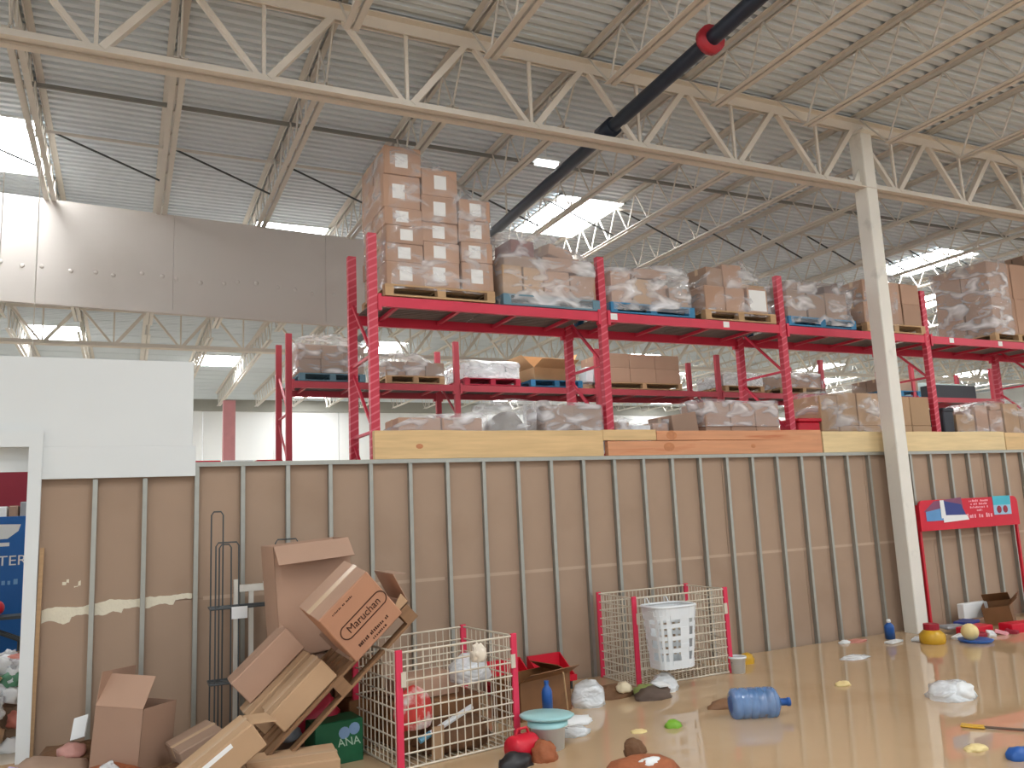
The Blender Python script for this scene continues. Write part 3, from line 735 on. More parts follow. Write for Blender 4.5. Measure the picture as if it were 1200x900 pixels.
open_carton(7.55, RY2+.42, zq, .85, .7, .26, 'torn open tan carton on the bright blue pallet of the second rack', mat('torn_tan_card', (208, 166, 122), .75, var=.12, scale=4), (0, 0, .06), (1, 1, 1, 1), (160, 112, 140, 60), .5)
b = blob('paper_sack', mat('tan_paper_sack', (206, 166, 126), .7, var=.15, scale=5), .34, .24, .16, 31, .25, 2.4); b.location = (7.6, RY2+.45, zq+.02); tag(b, 'crumpled tan paper sack stuffed in the torn open carton', 'sack')
load2(8.7, 1.9, wood_m, 'long wooden pallet in the third bay of the second rack', card_m, [.3, .3], 'wide plain carton on second rack', 3)
for X, h, z in ((8.62, .34, zq), (8.45, .3, zq)):
    carton(X if X > 8.5 else 8.4, RY2-.25 if False else RY2+.2, z, .16, .3, h, 'narrow white-faced carton on second rack', whitep_m, 'narrow white cartons on the second rack', tape=False)
load2(11.75, 1.1, wood_m, 'wooden pallet in the fourth bay of the second rack', paper_m, [.24], 'pink-white parcel on second rack', 3, 'film over the pale parcels of the second rack', 23)
load2(13.4, 1.3, wood_m, 'wooden pallet with low cartons in the second rack beyond the column', card_m, [.3], 'low carton on second rack', 3, 'film over low cartons of the second rack', 24)
load2(16.6, 1.3, blue_m, 'blue pallet in the fifth bay of the second rack', card3_m, [.3], 'grey carton on second-rack blue pallet', 3)

for X, y_, w_, h, m_, l_ in ((19.4, RY2+.3, 1.6, .34, mat('black_plastic2', (52, 54, 60), .5), 'long black wrapped carton at the right end of the second rack'), (19.5, RY2+.75, 1.9, .46, mat('pale_aqua_board', (196, 212, 208), .6), 'long pale aqua carton behind the black one on the second rack')):
    carton(X, y_, z2, w_, .4, h, l_, m_, tape=False)

# ---- far signs and boxes just over the wall at the left
for i, (X, w_, m_, l_) in enumerate(((1.0, .38, red_pl_m, 'red carton on the far shelf over the wall, left of the pale one'), (1.42, .4, paper_m, 'pale printed carton on the far shelf between two red ones'), (1.85, .36, red_pl_m, 'red carton on the far shelf over the wall, right of the pale one'))):
    carton(X, 12.2, 2.50, w_, .4, .24, l_, m_, tape=False)
sh = thing('steel_shelf', 'grey steel shelf unit far behind the wall carrying red cartons', 'shelf', (.7, 12.0, 0))
MB().box(0, 1.5, 0, .5, 2.46, 2.495).build('shelf_board', grey_m, sh); MB().box(0, 1.5, 0, .5, 1.2, 1.235).build('shelf_board', grey_m, sh)
for a in (.02, 1.48):
    for b_ in (.02, .48): MB().box(a-.02, a+.02, b_-.02, b_+.02, 0, 2.46).build('post', grey_m, sh)

# ------------------------------------------------------------------ through the doorway
pt = empty_struct('wall_red_aisle')
MB().box(-3.4, -.6, 12.6, 12.7, 0, 3.0).build('panel', maroon_m, pt); MB().box(-3.4, -.6, 12.55, 12.6, 2.7, 2.8).build('rail', white_m, pt)
tl = thing('tube_lamp', 'white tube lamp beyond the doorway in front of red panels', 'lamp', (-1.2, 11.6, 2.72))
MB().box(-.35, .15, -.04, .04, 0, .05).build('tube', lamp_em, tl); MB().box(-.37, .17, -.06, .06, .05, .09).build('housing', white_m, tl)
MB().tube([(-.3, 0, .09), (-.3, 0, 4.4)], .006, 4).build('hanger', joist_m, tl); MB().tube([(.1, 0, .09), (.1, 0, 4.4)], .006, 4).build('hanger', joist_m, tl)
hd = thing('clutter_shelf', 'shelf of mixed goods on the red panels beyond the doorway', 'shelf', (-1.9, 12.0, 0))
MB().box(0, 1.3, 0, .45, 1.96, 2.0).build('shelf_board', grey_m, hd); MB().box(0, 1.3, .42, .45, 0, 2.0).build('back_board', grey_m, hd)
for a in (.02, 1.28): MB().box(a-.02, a+.02, 0, .04, 0, 1.96).build('post', grey_m, hd)
for i in range(9):
    c = carton(-1.75+.12*i, 12.15, 2.002, .1, .2, .16+.1*random.random(), 'small mixed carton on the clutter shelf', (card3_m, grey_m, card_m, paper_m)[i % 4], 'goods on the clutter shelf', tape=False)
bs = thing('blue_sign_board', 'blue display board with white lettering seen through the doorway', 'sign', (-1.35, 10.5, 0))
bsb = MB().box(-.5, .43, 0, .05, .55, 2.06).build('board', skyb_m, bs, bevel=.004)
text('NTER', .15, paper_m, bsb, T(.19, -.004, 1.58) @ FRONT, xs=1.1)
MB().add([(-.4, -.003, 1.80), (.2, -.003, 1.82), (.3, -.003, 1.9), (.32, -.003, 1.97), (.05, -.003, 1.98), (-.1, -.003, 1.92), (-.4, -.003, 1.9)], [tuple(range(7))]).build('print_shape', paper_m, bsb)
MB().box(-.5, .22, -.004, 0, 1.74, 1.78).build('print_stripe', paper_m, bsb)
marks(9, .5, .06, mat('pale_blue_print', (120, 170, 214), .5), bsb, .08, 0, 1.36)
for a in (-.45, .38): MB().box(a-.02, a+.02, .05, .09, 0, 2.0).build('leg', grey_m, bs)
bl = blob('red_ball', red_pl_m, .085, .085, .08, 3, .02, flat=False); bl.location = (-1.17, 9.95, 1.055); tag(bl, 'red ball on the trolley frame inside the doorway', 'ball')
tro = thing('trolley_frame', 'dark tubular trolley frame leaning inside the doorway', 'trolley', (-1.25, 9.9, 0))
for a in (0, .1, .2): MB().tube([(-.4, a, 1.15-.08*a), (.35, a, .78)], .014, 6).build('rail', dark_m, tro)
for a in (-.35, .3): MB().tube([(a, .1, .0), (a, .1, 1.1 if a < 0 else .82)], .016, 6).build('post', dark_m, tro)
MB().box(-.1, .35, -.05, .25, 1.02, 1.05).build('tray', dark_m, tro)
md = blob('mud_heap', mat('heap_mud', (126, 104, 84), .8, var=.3, scale=6, bump=.5), .75, .7, .5, 41, .25, 2, 4); md.location = (-1.35, 9.25, 0); tag(md, 'big muddy rubbish heap just inside the doorway', 'heap')
hk = [('crumpled_sheet', paper_m, 'crumpled white sheet on the doorway rubbish heap'), ('clear_bag', bagm, 'clear bag on the doorway rubbish heap'), ('green_wrapper', mat('teal_green', (96, 150, 118), .5, var=.3), 'pale green wrapper on the doorway rubbish heap'), ('tan_lump', card2_m, 'soaked tan lump on the doorway rubbish heap'), ('pink_wrapper', mat('pink_wrap', (196, 120, 104), .5, var=.2), 'pinkish wrapper on the doorway rubbish heap')]
random.seed(5)
from mathutils.bvhtree import BVHTree
bv = BVHTree.FromPolygons([v.co+md.location for v in md.data.vertices], [tuple(p.vertices) for p in md.data.polygons])
for i in range(26):
    n_, m_, l_ = hk[(0, 1, 2, 0, 3, 1, 0, 4)[i % 8]]; a = random.uniform(0, 6.28); rr = random.uniform(.05, .85)
    x_, zz = random.uniform(-1.2, -.82), .03+.75*i/26; hit = bv.ray_cast(Vector((x_, 7.9, zz)), Vector((0, 1, 0)))[0]; y_ = hit.y+.02 if hit else 9.2; zz = zz-.04 if hit else .0
    o = blob(n_, m_, random.uniform(.07, .16), random.uniform(.07, .14), random.uniform(.05, .1), 300+i, .45, 2.6); o.location = (x_, y_, zz); o.rotation_euler = (random.uniform(-.4, .4), random.uniform(-.4, .4), a); tag(o, l_, 'debris', l_.split(' on ')[0]+'s on the doorway heap')

# ------------------------------------------------------------------ wire display stand
ws = thing('wire_display_stand', 'black wire display stand with tall hoops against the stud wall', 'stand', (0, 0, 0))
Y1 = 7.62
def hoop(x0, x1, zt, y): return MB().tube([(x0, y, .05), (x0, y, zt-.03), (x0+.02, y, zt), (x1-.02, y, zt), (x1, y, zt-.03), (x1, y, .05)], .0065, 6)
hoop(.70, .80, 1.99, Y1+.2).build('hoop', blk_m, ws); hoop(.72, .91, 1.72, Y1-.02).build('hoop', blk_m, ws)
hoop(1.22, 1.42, 1.72, Y1-.02).build('hoop', blk_m, ws); hoop(.76, .86, 1.70, Y1+.1).build('hoop', blk_m, ws)
for zz in (1.16, .54, .1):
    MB().tube([(.68, Y1-.02, zz), (.68, Y1+.2, zz), (1.42, Y1+.2, zz), (1.42, Y1-.02, zz), (.68, Y1-.02, zz)], .009, 6).build('shelf_ring', blk_m, ws)
    for a in (.06, .13): MB().tube([(.68, Y1+a, zz), (1.42, Y1+a, zz)], .006, 5).build('shelf_wire', blk_m, ws)
MB().box(.85, .98, Y1-.05, Y1-.035, 1.07, 1.17).build('price_card', paper_m, ws)
wp = thing('white_metal_stand', 'chipped white metal post with a cross arm behind the cardboard pile', 'stand', (0, 0, 0))
MB().box(.90, .94, 7.86, 7.9, .0, 1.38).build('post', col_m, wp); MB().box(1.03, 1.07, 7.86, 7.9, .0, 1.33).build('post', col_m, wp)
MB().box(.90, 1.24, 7.85, 7.91, 1.27, 1.33).build('cross_arm', col_m, wp); MB().box(1.15, 1.24, 7.83, 7.86, 1.27, 1.35).build('bracket', col_m, wp); MB().box(.8, 1.2, 7.75, 8.0, .0, .03).build('foot', col_m, wp)

# ---- tilted pallet with sliding cartons (rises to the right)
TA = 42                                   # degrees
tilt = Matrix.Rotation(R(-TA), 3, 'Y')     # local +X points up-right
ex = tilt @ Vector((1, 0, 0)); ez = tilt @ Vector((0, 0, 1))
PO = Vector((.98, 6.28, .10))              # lower left front corner of the tilted pallet
def on_tilt(a, b, c): return PO + ex*a + Vector((0, b, 0)) + ez*c
pl = pallet(0, 0, 0, 1.5, .85, mat('wet_pallet_wood', (138, 104, 74), .7, var=.25, scale=4, rnd=.12, stretch=(1.2, 12, 12)), 'wooden pallet tipped up steeply, leaning on the wire cage cart', None, (0, R(-TA), 0)); pl.location = PO
# big printed carton
BW, BD, BH = .49, .42, .47
bc = thing('printed_carton', 'big tilted carton with an oval brand logo sliding on the tipped pallet', 'box', on_tilt(1.18, .17, PH+.03), (R(13), R(-TA), 0))
mb = MB(); mb.box(-BW/2, BW/2, -BD/2, BD/2, 0, BH); bcb = mb.build('body', cardlog_m, bc, bevel=.008)
f = MB(); f.box(-BW/2+.004, BW/2-.004, -BD/2+.004, -.004, BH, BH+.006); f.build('top_flap', card_m, bc); f = MB(); f.box(-BW/2+.004, BW/2-.004, .004, BD/2-.004, BH, BH+.006); f.build('top_flap', card_m, bc)
MB().box(-BW/2, BW/2, -.035, .035, BH+.006, BH+.0075).build('tape', tape_m, bc)
text('Maruchan', .088, ink_m, bcb, T(.02, -BD/2-.002, .235) @ FRONT, xs=.92)
def ring(cx, cz, hw, hh, th, y):
    n = 24; out = []; inn = []
    for k in range(n):
        t = 2*math.pi*k/n; c, s = math.cos(t), math.sin(t); off = (hw-hh)*(1 if c > 0 else -1)
        out.append((cx+off+hh*c, cz+hh*s)); inn.append((cx+off+(hh-th)*c, cz+(hh-th)*s))
    mb = MB(); vs = []
    for yy in (y-.0015, y+.001):
        vs += [(x_, yy, z_) for x_, z_ in out]+[(x_, yy, z_) for x_, z_ in inn]
    fs = []
    for k in range(n):
        j = (k+1) % n
        fs += [(k, j, n+j, n+k), (2*n+k, 3*n+k, 3*n+j, 2*n+j), (k, 2*n+k, 2*n+j, j), (n+k, n+j, 3*n+j, 3*n+k)]
    mb.add(vs, fs); return mb
ring(.02, .235, .225, .062, .009, -BD/2-.001).build('logo_oval', ink_m, bcb)
marks(16, .2, .016, ink_m, bcb, -.05, -BD/2, .42); marks(20, .34, .03, ink_m, bcb, .0, -BD/2, .085); marks(9, .16, .02, ink_m, bcb, .02, -BD/2, .04)
# torn tray the printed carton stands in
ty = thing('torn_tray', 'torn cardboard tray under the big printed carton', 'tray', on_tilt(.92, .0, PH+.002), (0, R(-TA), 0))
MB().box(0, .60, 0, .55, 0, .006).build('bottom', card_m, ty)
MB().add([(0, 0, 0), (.60, 0, 0), (.60, 0, .09), (.48, 0, .05), (.4, 0, .075), (.28, 0, .03), (.2, 0, .06), (.08, 0, .02), (0, 0, .04)], [tuple(range(9))]).build('torn_front', card2_m, ty).modifiers.new('t', 'SOLIDIFY').thickness = .006
MB().box(0, .6, .545, .55, 0, .2).build('back', card_m, ty)
MB().bar((.60, .27, 0), (.66, .27, .24), .54, .006, (1, 0, 0)).build('end_wall', card_m, ty)
MB().bar((.66, .27, .24), (.74, .27, .16), .5, .006, (1, 0, 0)).build('end_flap', card3_m, ty)
# cartons lower on the slope
carton(*on_tilt(.52, .20, PH+.004), .52, .34, .17, 'long taped carton lying on the lower slope of the tipped pallet', card2_m, None, rot=(0, R(-TA), 0))
carton(*on_tilt(.45, .58, PH+.004), .62, .34, .20, 'second long carton behind the taped one on the tipped pallet', card2_m, None, rot=(0, R(-TA), R(3)))
carton(*on_tilt(.50, .66, PH+.215), .56, .26, .22, 'brown carton on its side under the big printed carton', card_m, None, rot=(0, R(-TA), 0), tape=False)
# flat carton at the front, long and low
fc = carton(.62, 5.98, .27, .60, .32, .18, 'long flat carton with white tape tilted in front of the pile', card2_m, None, rot=(0, R(-33), R(6)), lab=(.02, .155, .22, .03))
flap(fc, (.30, 0, .17), 'y', .28, .16, R(35), card2_m)
carton(1.10, 6.16, WZ, .62, .42, .20, 'low wide carton lying on the floor in front of the tipped pallet', card2_m, None, rz=R(-6))
open_carton(1.47, 7.25, .80, .64, .45, .90, 'tall open carton with a folded flap behind the printed carton', card_m, (R(0), R(-4), R(4)), (1, 0, 0, 0), (226, 95, 0, 0), .45)
carton(1.42, 7.28, .0, .6, .5, .40, 'buried carton at the base of the pile behind the pallet', card3_m); carton(1.40, 7.28, .41, .56, .48, .38, 'carton carrying the tall open one behind the pallet', card3_m)
carton(1.85, 7.05, .0, .45, .4, .42, 'soaked dark carton wedged under the tipped pallet', wet_m, None, .2, tape=False); carton(1.80, 7.1, .43, .4, .36, .26, 'soaked carton stacked on the wedged one under the tipped pallet', wet_m, None, -.1, tape=False)
# left open carton
open_carton(.08, 7.28, .0, .42, .40, .54, 'open brown carton with raised flaps standing by the stud wall', card_m, (R(-3), R(3), R(-38)), (1, 0, 1, 0), (62, 95, 84, 60), .62)
carton(.62, 7.0, .0, .34, .4, .32, 'small brown carton half hidden behind the long flat one', card3_m, None, rot=(0, R(-20), .2))
carton(.30, 6.45, -.12, .3, .3, .24, 'brown carton corner under the low end of the flat carton', card3_m, None, rot=(0, R(-10), .3))
# green box and red bag
gb = thing('green_carton', 'dark green printed carton beside the wire cage cart', 'box', (1.50, 6.62, .0), (0, 0, R(6)))
gbb = MB().box(-.19, .19, -.13, .13, 0, .36).build('body', green_m, gb, bevel=.006)
text('ANA', .085, mat('pale_green_ink', (170, 196, 176), .6), gbb, T(.08, -.132, .2) @ FRONT, shear=-.15)
for a, b_ in ((.04, .27), (.12, .29)):
    MB().lathe([(.045, 0), (.03, .002), (.001, .0025)], 12, (0,0,0), T(a, -.13, b_) @ Matrix.Rotation(R(90), 4, 'X')).build('print_spot', mat('pale_blue_ink', (120, 150, 186), .6), gbb)
rbg = blob('red_bag', mat('red_bag_plastic', (172, 30, 54), .4, var=.25, scale=8), .24, .16, .22, 6, .25, 2); rbg.location = (1.38, 6.84, .2); tag(rbg, 'crumpled red bag behind the dark green carton', 'bag')
wk = blob('white_rag', paper_m, .13, .09, .07, 8, .35, 2.5); wk.location = (.80, 5.98, .12); tag(wk, 'white rag between the flat carton and the low wide carton', 'rag')
wk = blob('crumpled_foil', grey_m, .12, .1, .08, 9, .4, 3); wk.location = (1.17, 6.75, .22); tag(wk, 'crumpled silver wrapper beside the red bag', 'wrapper')

# bottom left heap
heap = [('cardboard_lump', card3_m, .3, .22, .14, (-.5, 7.35, 0), 'soaked cardboard lump at the foot of the doorway'), ('mud_lump', mud_m, .3, .25, .15, (-.3, 7.65, 0), 'brown mud lump beside the open carton'), ('pink_wrapper', mat('pink_film', (190, 140, 130), .5), .1, .08, .07, (-.33, 7.45, .17), 'pinkish wrapper on the mud near the open carton'), ('plastic_cup', bagm, .08, .08, .09, (-.06, 6.85, .1), 'pale blue clear cup in front of the open carton'), ('purple_bag', mat('lilac', (170, 160, 200), .5, var=.2), .13, .1, .11, (-.72, 7.3, .02), 'lilac plastic bag at the doorway edge'), ('mud_lump', mudr_m, .22, .2, .12, (-.05, 7.0, 0), 'reddish soaked lump in front of the open carton'), ('mud_lump', mud_m, .28, .22, .1, (.35, 6.8, 0), 'dark soaked lump between the cartons')]
for i, (n_, m_, a, b_, c_, l_, lab_) in enumerate(heap):
    o = blob(n_, m_, a, b_, c_, 60+i, .3, 2.2); o.location = l_; tag(o, lab_, 'debris')
o = MB().box(-.06, .06, -.09, .09, 0, .012).build('white_card', paper_m); o.location = (-.28, 7.62, .34); o.rotation_euler = (R(55), R(-15), R(-30)); tag(o, 'small white card lying on the mud lump', 'card')

# ------------------------------------------------------------------ wire cage carts
def cage(loc, rz, W, D, H, label, nx, nz):
    t = thing('wire_cage_cart', label, 'cart', loc, (0, 0, rz))
    def post(px, py): MB().box(px-.027, px+.027, py-.012, py+.012, .0, H+.02).build('corner_post', cartr_m, t, bevel=.004)
    for px in (0, W):
        for py in (0, D): post(px, py)
    def panel(p, q, n):
        p = Vector(p); q = Vector(q); mb = MB()
        for k in range(n+1):
            c = p+(q-p)*k/n; mb.tube([(c.x, c.y, .06), (c.x, c.y, H)], .0048, 5)
        mb.build('upright_wires', cartw_m, t)
        for k in range(nz+1):
            z = .06+(H-.06)*k/nz; MB().tube([(p.x, p.y, z), (q.x, q.y, z)], .009 if k in (0, nz) else .007, 5).build('horizontal_wire', cartw_m, t)
        z = .06+(H-.06)*.72
    panel((0, 0, 0), (W, 0, 0), nx); panel((0, D, 0), (W, D, 0), nx); panel((0, 0, 0), (0, D, 0), int(nx*D/W)); panel((W, 0, 0), (W, D, 0), int(nx*D/W))
    mb = MB()
    for k in range(nx+1): mb.tube([(W*k/nx, 0, .06), (W*k/nx, D, .06)], .005, 5)
    mb.build('floor_wires', cartw_m, t)
    for px, py in ((.05, .05), (W-.05, .05), (.05, D-.05), (W-.05, D-.05)):
        MB().lathe([(.001, -.012), (.03, -.012), (.03, .012), (.001, .012)], 12, (0,0,0), T(px, py, .03) @ Matrix.Rotation(R(90), 4, 'X')).build('castor', dark_m, t)
    for px, py in ((.03, -.012), (W-.02, -.012)):
        MB().box(px-.02, px+.02, py-.008, py+.004, H*.72, H*.84).build('corner_clip', cartw_m, t)
    return t
c1 = cage((1.86, 6.06, 0), R(9), 1.03, .80, .88, 'cream wire cage cart with pink-red corner posts beside the tipped pallet', 15, 8)
c2 = cage((4.76, 7.30, 0), R(1), 1.2, .68, .93, 'cream wire cage cart near the wall with a laundry basket on its front', 24, 10)
# goods in cart 1
M1 = Matrix.Translation((1.86, 6.06, 0)) @ Matrix.Rotation(R(9), 4, 'Z')
def in1(x, y, z): return M1 @ Vector((x, y, z))
p = in1(.52, .5, .08); carton(p.x, p.y, p.z, .7, .45, .34, 'dark soaked carton filling the bottom of the cart', wet_m, None, R(9), tape=False)
p = in1(.48, .56, .43); carton(p.x, p.y, p.z, .5, .36, .15, 'clean tan carton lying in the cart beside the tipped pallet', card_m, None, R(9), tape=False)
p = in1(.2, .17, .28); rp_ = blob('snack_bag', mat('red_white_bag', (206, 64, 58), .4, var=.2, scale=9, dirt=((232, 226, 222), 9, .48)), .15, .08, .2, 70, .12, 1.5); rp_.location = p; tag(rp_, 'red and white snack bag in the wire cage cart', 'bag')
p = in1(.78, .3, .52); o = blob('clear_bag', bagm, .18, .16, .14, 71, .25, 2); o.location = p; tag(o, 'milky clear plastic bag in the wire cage cart', 'bag')
p = in1(.5, .12, .3); b_ = thing('toothbrush_tube', 'white tube with blue end stuck slanting in the cart', 'tube', p, (0, R(-20), R(9)))
MB().tube([(-.2, 0, 0), (.2, 0, 0)], .022, 8).build('tube', whitep_m, b_); MB().tube([(-.3, 0, 0), (-.2, 0, 0)], .025, 8).build('blue_end', mat('light_blue', (110, 170, 200), .5), b_)
p = in1(.33, .04, .06); o = MB().box(-.05, .05, 0, .012, 0, .24).build('wood_slat', card2_m); o.location = p; o.rotation_euler = (R(4), 0, R(9)); tag(o, 'short tan board standing inside the cart front', 'board')
p = in1(.68, -.03, .82); o = blob('cloth_scrap', mat('cream_cloth', (226, 214, 196), .8), .06, .04, .09, 73, .6, 3); o.location = p - Vector((0, 0, .09)); tag(o, 'cream rag hanging on the cart front rim', 'rag')
p = in1(.55, .2, .06); o = blob('dark_bottle_heap', mud_m, .3, .12, .16, 74, .4, 3); o.location = p; tag(o, 'muddy rubbish lump at the cart bottom', 'debris')
# laundry basket in cart 2
lb_ = thing('laundry_basket', 'white perforated laundry basket hung on the front of the cart near the wall', 'basket', (5.03, 7.085, .26), (0, 0, 0))
nb = 28; rows = 15; holes = MB()
def bas(k, v):
    t = 2*math.pi*k/nb; e = .5; c, s = math.cos(t), math.sin(t); r_ = .19+.05*v
    return (r_*1.05*math.copysign(abs(c)**e, c), r_*.8*math.copysign(abs(s)**e, s), .60*v)
for i in range(rows):
    for k in range(nb):
        hole = 2 <= i <= 11 and i % 3 != 1 and k % 2 == 0
        if hole: continue
        a, b__ = i/rows, (i+1)/rows
        holes.add([bas(k, a), bas(k+1, a), bas(k+1, b__), bas(k, b__)], [(0,1,2,3)])
ob = holes.build('basket_wall', whitep_m, lb_); so = ob.modifiers.new('thick', 'SOLIDIFY'); so.thickness = .005
MB().add([bas(k, 0) for k in range(nb)], [tuple(range(nb))]).build('base', whitep_m, lb_)
MB().tube([bas(k, 1.0) for k in range(nb+1)], .014, 6, False).build('rim', whitep_m, lb_)

for a in (-.12, .12): MB().tube([(a, .15, .6), (a, .19, .66), (a, .235, .66), (a, .235, .6)], .006, 5).build('hook', whitep_m, lb_)

# ------------------------------------------------------------------ right of cart 1
def put(o, loc, label, cat, rot=None, group=None):
    o.location = loc
    if rot: o.rotation_euler = rot
    return tag(o, label, cat, group)
open_carton(3.42, 7.05, .0, .62, .4, .38, 'wet brown carton lying beside the cart with red posts', wet_m, (0, 0, R(16)), (1, 0, 0, 1), (150, 0, 0, 150), .4)
MB0 = MB().tube([(0, 0, 0), (.1, -.1, .42)], .008, 5); put(MB0.build('thin_stick', wood_m), (3.62, 6.72, .03), 'thin stick leaning on the wet brown carton', 'stick', (0, R(-25), 0))
def bottle(loc, h, r, m, capm, label, rot=None, name='bottle'):
    t = thing(name, label, 'bottle', loc, rot or (0,0,0))
    MB().lathe([(.001, 0), (r, 0), (r, h*.62), (r*.85, h*.72), (r*.4, h*.84), (r*.4, h*.9)], 14).build('body', m, t, True)
    MB().lathe([(r*.45, h*.9), (r*.45, h), (.001, h)], 12).build('cap', capm, t); return t
bottle((3.26, 6.42, .21), .24, .045, bluep_m, bluep_m, 'upright dark blue bottle beside the aqua lid')
def bucket(loc, r0, r1, h, m, label, name='bucket', lid=None, rot=None):
    t = thing(name, label, 'bucket', loc, rot or (0,0,0))
    MB().lathe([(.001, 0), (r0, 0), (r1, h), (r1+.012, h), (r1+.012, h-.02), (r1-.004, h-.02), (r1-.006, h-.004), (r0-.006, .012), (.001, .012)], 20).build('wall', m, t, True)
    if lid: MB().lathe([(.001, h+.025), (r1*.9, h+.022), (r1+.02, h+.006), (r1+.02, h-.018)], 20).build('lid', lid, t, True)
    MB().tube([((r1+.012)*math.cos(a), (r1+.012)*math.sin(a)*.35-(r1*.3), h*.75+.0*a) for a in [math.pi*k/10 for k in range(11)]], .004, 5, False).build('handle', grey_m, t)
    return t
bucket((3.03, 5.98, 0), .12, .14, .24, whitep_m, 'white bucket under an aqua top beside the red canister', lid=aqua_m)
o = MB().lathe([(.001, 0), (.2, .0), (.22, .02), (.2, .03), (.001, .035)], 20).build('aqua_lid', aqua_m, None, True); put(o, (3.05, 6.03, .262), 'round aqua plastic lid lying on the bucket top by the blue bottle', 'loose_lid', (R(-2), R(2), 0))  # loose aqua lid resting on the bucket top
rc = thing('red_canister', 'red plastic canister lying against the cart corner post', 'canister', (2.75, 5.86, .12), (0, R(90), R(12)))
MB().lathe([(.001, -.11), (.09, -.11), (.1, -.09), (.1, .09), (.09, .11), (.001, .11)], 18).build('body', red_pl_m, rc, True); MB().lathe([(.03, .11), (.03, .15), (.001, .15)], 12).build('neck', red_pl_m, rc)
MB().tube([(-.1, 0, -.06), (-.14, 0, -.04), (-.14, 0, .04), (-.1, 0, .06)], .01, 6).build('handle', red_pl_m, rc)
for i, (n_, m_, s_, l_, lab_) in enumerate([
    ('foam_sheet', paper_m, (.2, .12, .045), (3.52, 6.5, .04), 'white foam sheet on the water beside the wet carton'),
    ('foam_piece', mat('cream_foam', (226, 220, 200), .8), (.15, .13, .14), (3.26, 6.44, .0), 'cream foam block under the blue bottle'),
    ('rust_lump', mudr_m, (.1, .09, .12), (2.86, 5.72, 0), 'rusty orange lump in front of the red canister'),
    ('dark_bag', mat('black_bag', (40, 38, 40), .4), (.13, .1, .09), (2.62, 5.72, 0), 'black bag at the foot of the cart corner'),
    ('clear_wrapper', bagm, (.14, .12, .05), (3.38, 6.2, .03), 'clear wrapper floating by the white bucket'),
    ('milky_jug', bagm, (.16, .14, .18), (3.98, 6.98, .0), 'milky white plastic jug bag floating beside the wet carton'),
    ('debris_clump', mud_m, (.24, .14, .1), (4.33, 7.15, .0), 'brown debris clump left of the laundry basket cart'),
    ('green_scrap', mat('olive', (130, 140, 80), .6, var=.3), (.12, .08, .07), (4.62, 6.98, .05), 'olive green scrap under the laundry basket cart'),
    ('debris_clump', mat('dark_clump', (92, 76, 66), .7, var=.3), (.2, .12, .1), (4.62, 6.86, .0), 'dark debris clump in front of the laundry basket cart'),
    ('aqua_bag', bagm, (.14, .12, .14), (4.9, 7.06, .0), 'pale aqua bag in front of the laundry basket cart'),
    ('cloth_lump', mat('cream_lump', (214, 200, 170), .8), (.08, .07, .06), (4.42, 7.05, .1), 'cream cloth lump on the debris clump'),
    ('yellow_scrap', gold_m, (.1, .06, .09), (6.42, 7.6, .02), 'yellow scrap floating by the wall right of the cart'),
    ('driftwood', mat('wet_wood', (136, 98, 68), .6, var=.3), (.22, .09, .07), (4.98, 6.2, .01), 'wet brown driftwood beside the blue water jug'),
    ('dark_rag', mat('dark_rag_m', (84, 70, 58), .7), (.12, .08, .07), (5.42, 6.32, .02), 'dark rag floating behind the blue water jug'),
    ('mud_mound', mudr_m, (.26, .2, .11), (3.28, 5.05, .0), 'reddish mound breaking the water in the foreground'),
    ('mud_clod', mud_m, (.08, .07, .09), (3.33, 5.22, .1), 'dark knob on the reddish foreground mound'),
    ('white_strip', paper_m, (.09, .05, .03), (3.30, 4.98, .13), 'white strip on the reddish foreground mound'),
    ('lime_fruit', lime_m, (.075, .06, .055), (4.17, 5.92, .02), 'green lime-like fruit floating on the water'),
    ('paper_scrap', yel_m, (.07, .05, .02), (3.85, 5.95, .04), 'beige crumb floating left of the lime-like fruit'),
    ('clear_parcel', bagm, (.22, .17, .13), (6.75, 5.3, .0), 'clear bag with white contents floating right of the column reflection'),
    ('white_filling', paper_m, (.13, .08, .09), (6.78, 5.2, .05), 'white paper inside the clear floating bag'),
    ('clear_wrapper', bagm, (.2, .1, .035), (7.55, 7.1, .03), 'clear wrapper floating in front of the wall left of the column'),
    ('foam_crumb', yel_m, (.09, .06, .035), (6.4, 6.2, .035), 'pale crumbs floating in the middle of the water'),
    ('blue_scrap', bluep_m, (.09, .07, .07), (5.6, 3.92, .02), 'dark blue plastic piece floating at the near right'),
    ('yellow_crumb', yel_m, (.09, .06, .03), (5.55, 4.2, .04), 'pale yellow scrap floating near the dark blue piece'),
    ('paper_scrap', paper_m, (.09, .05, .03), (8.2, 7.85, .04), 'white wrapper at the wall foot left of the column'),
    ('pink_scrap', mat('pink_scrap_m', (196, 130, 116), .6), (.16, .1, .03), (8.4, 7.85, .03), 'pink-brown scrap at the wall foot near the blue bottle'),
]):
    o = blob(n_, m_, *s_, 100+i, .3, 2.3); put(o, l_, lab_, 'debris')
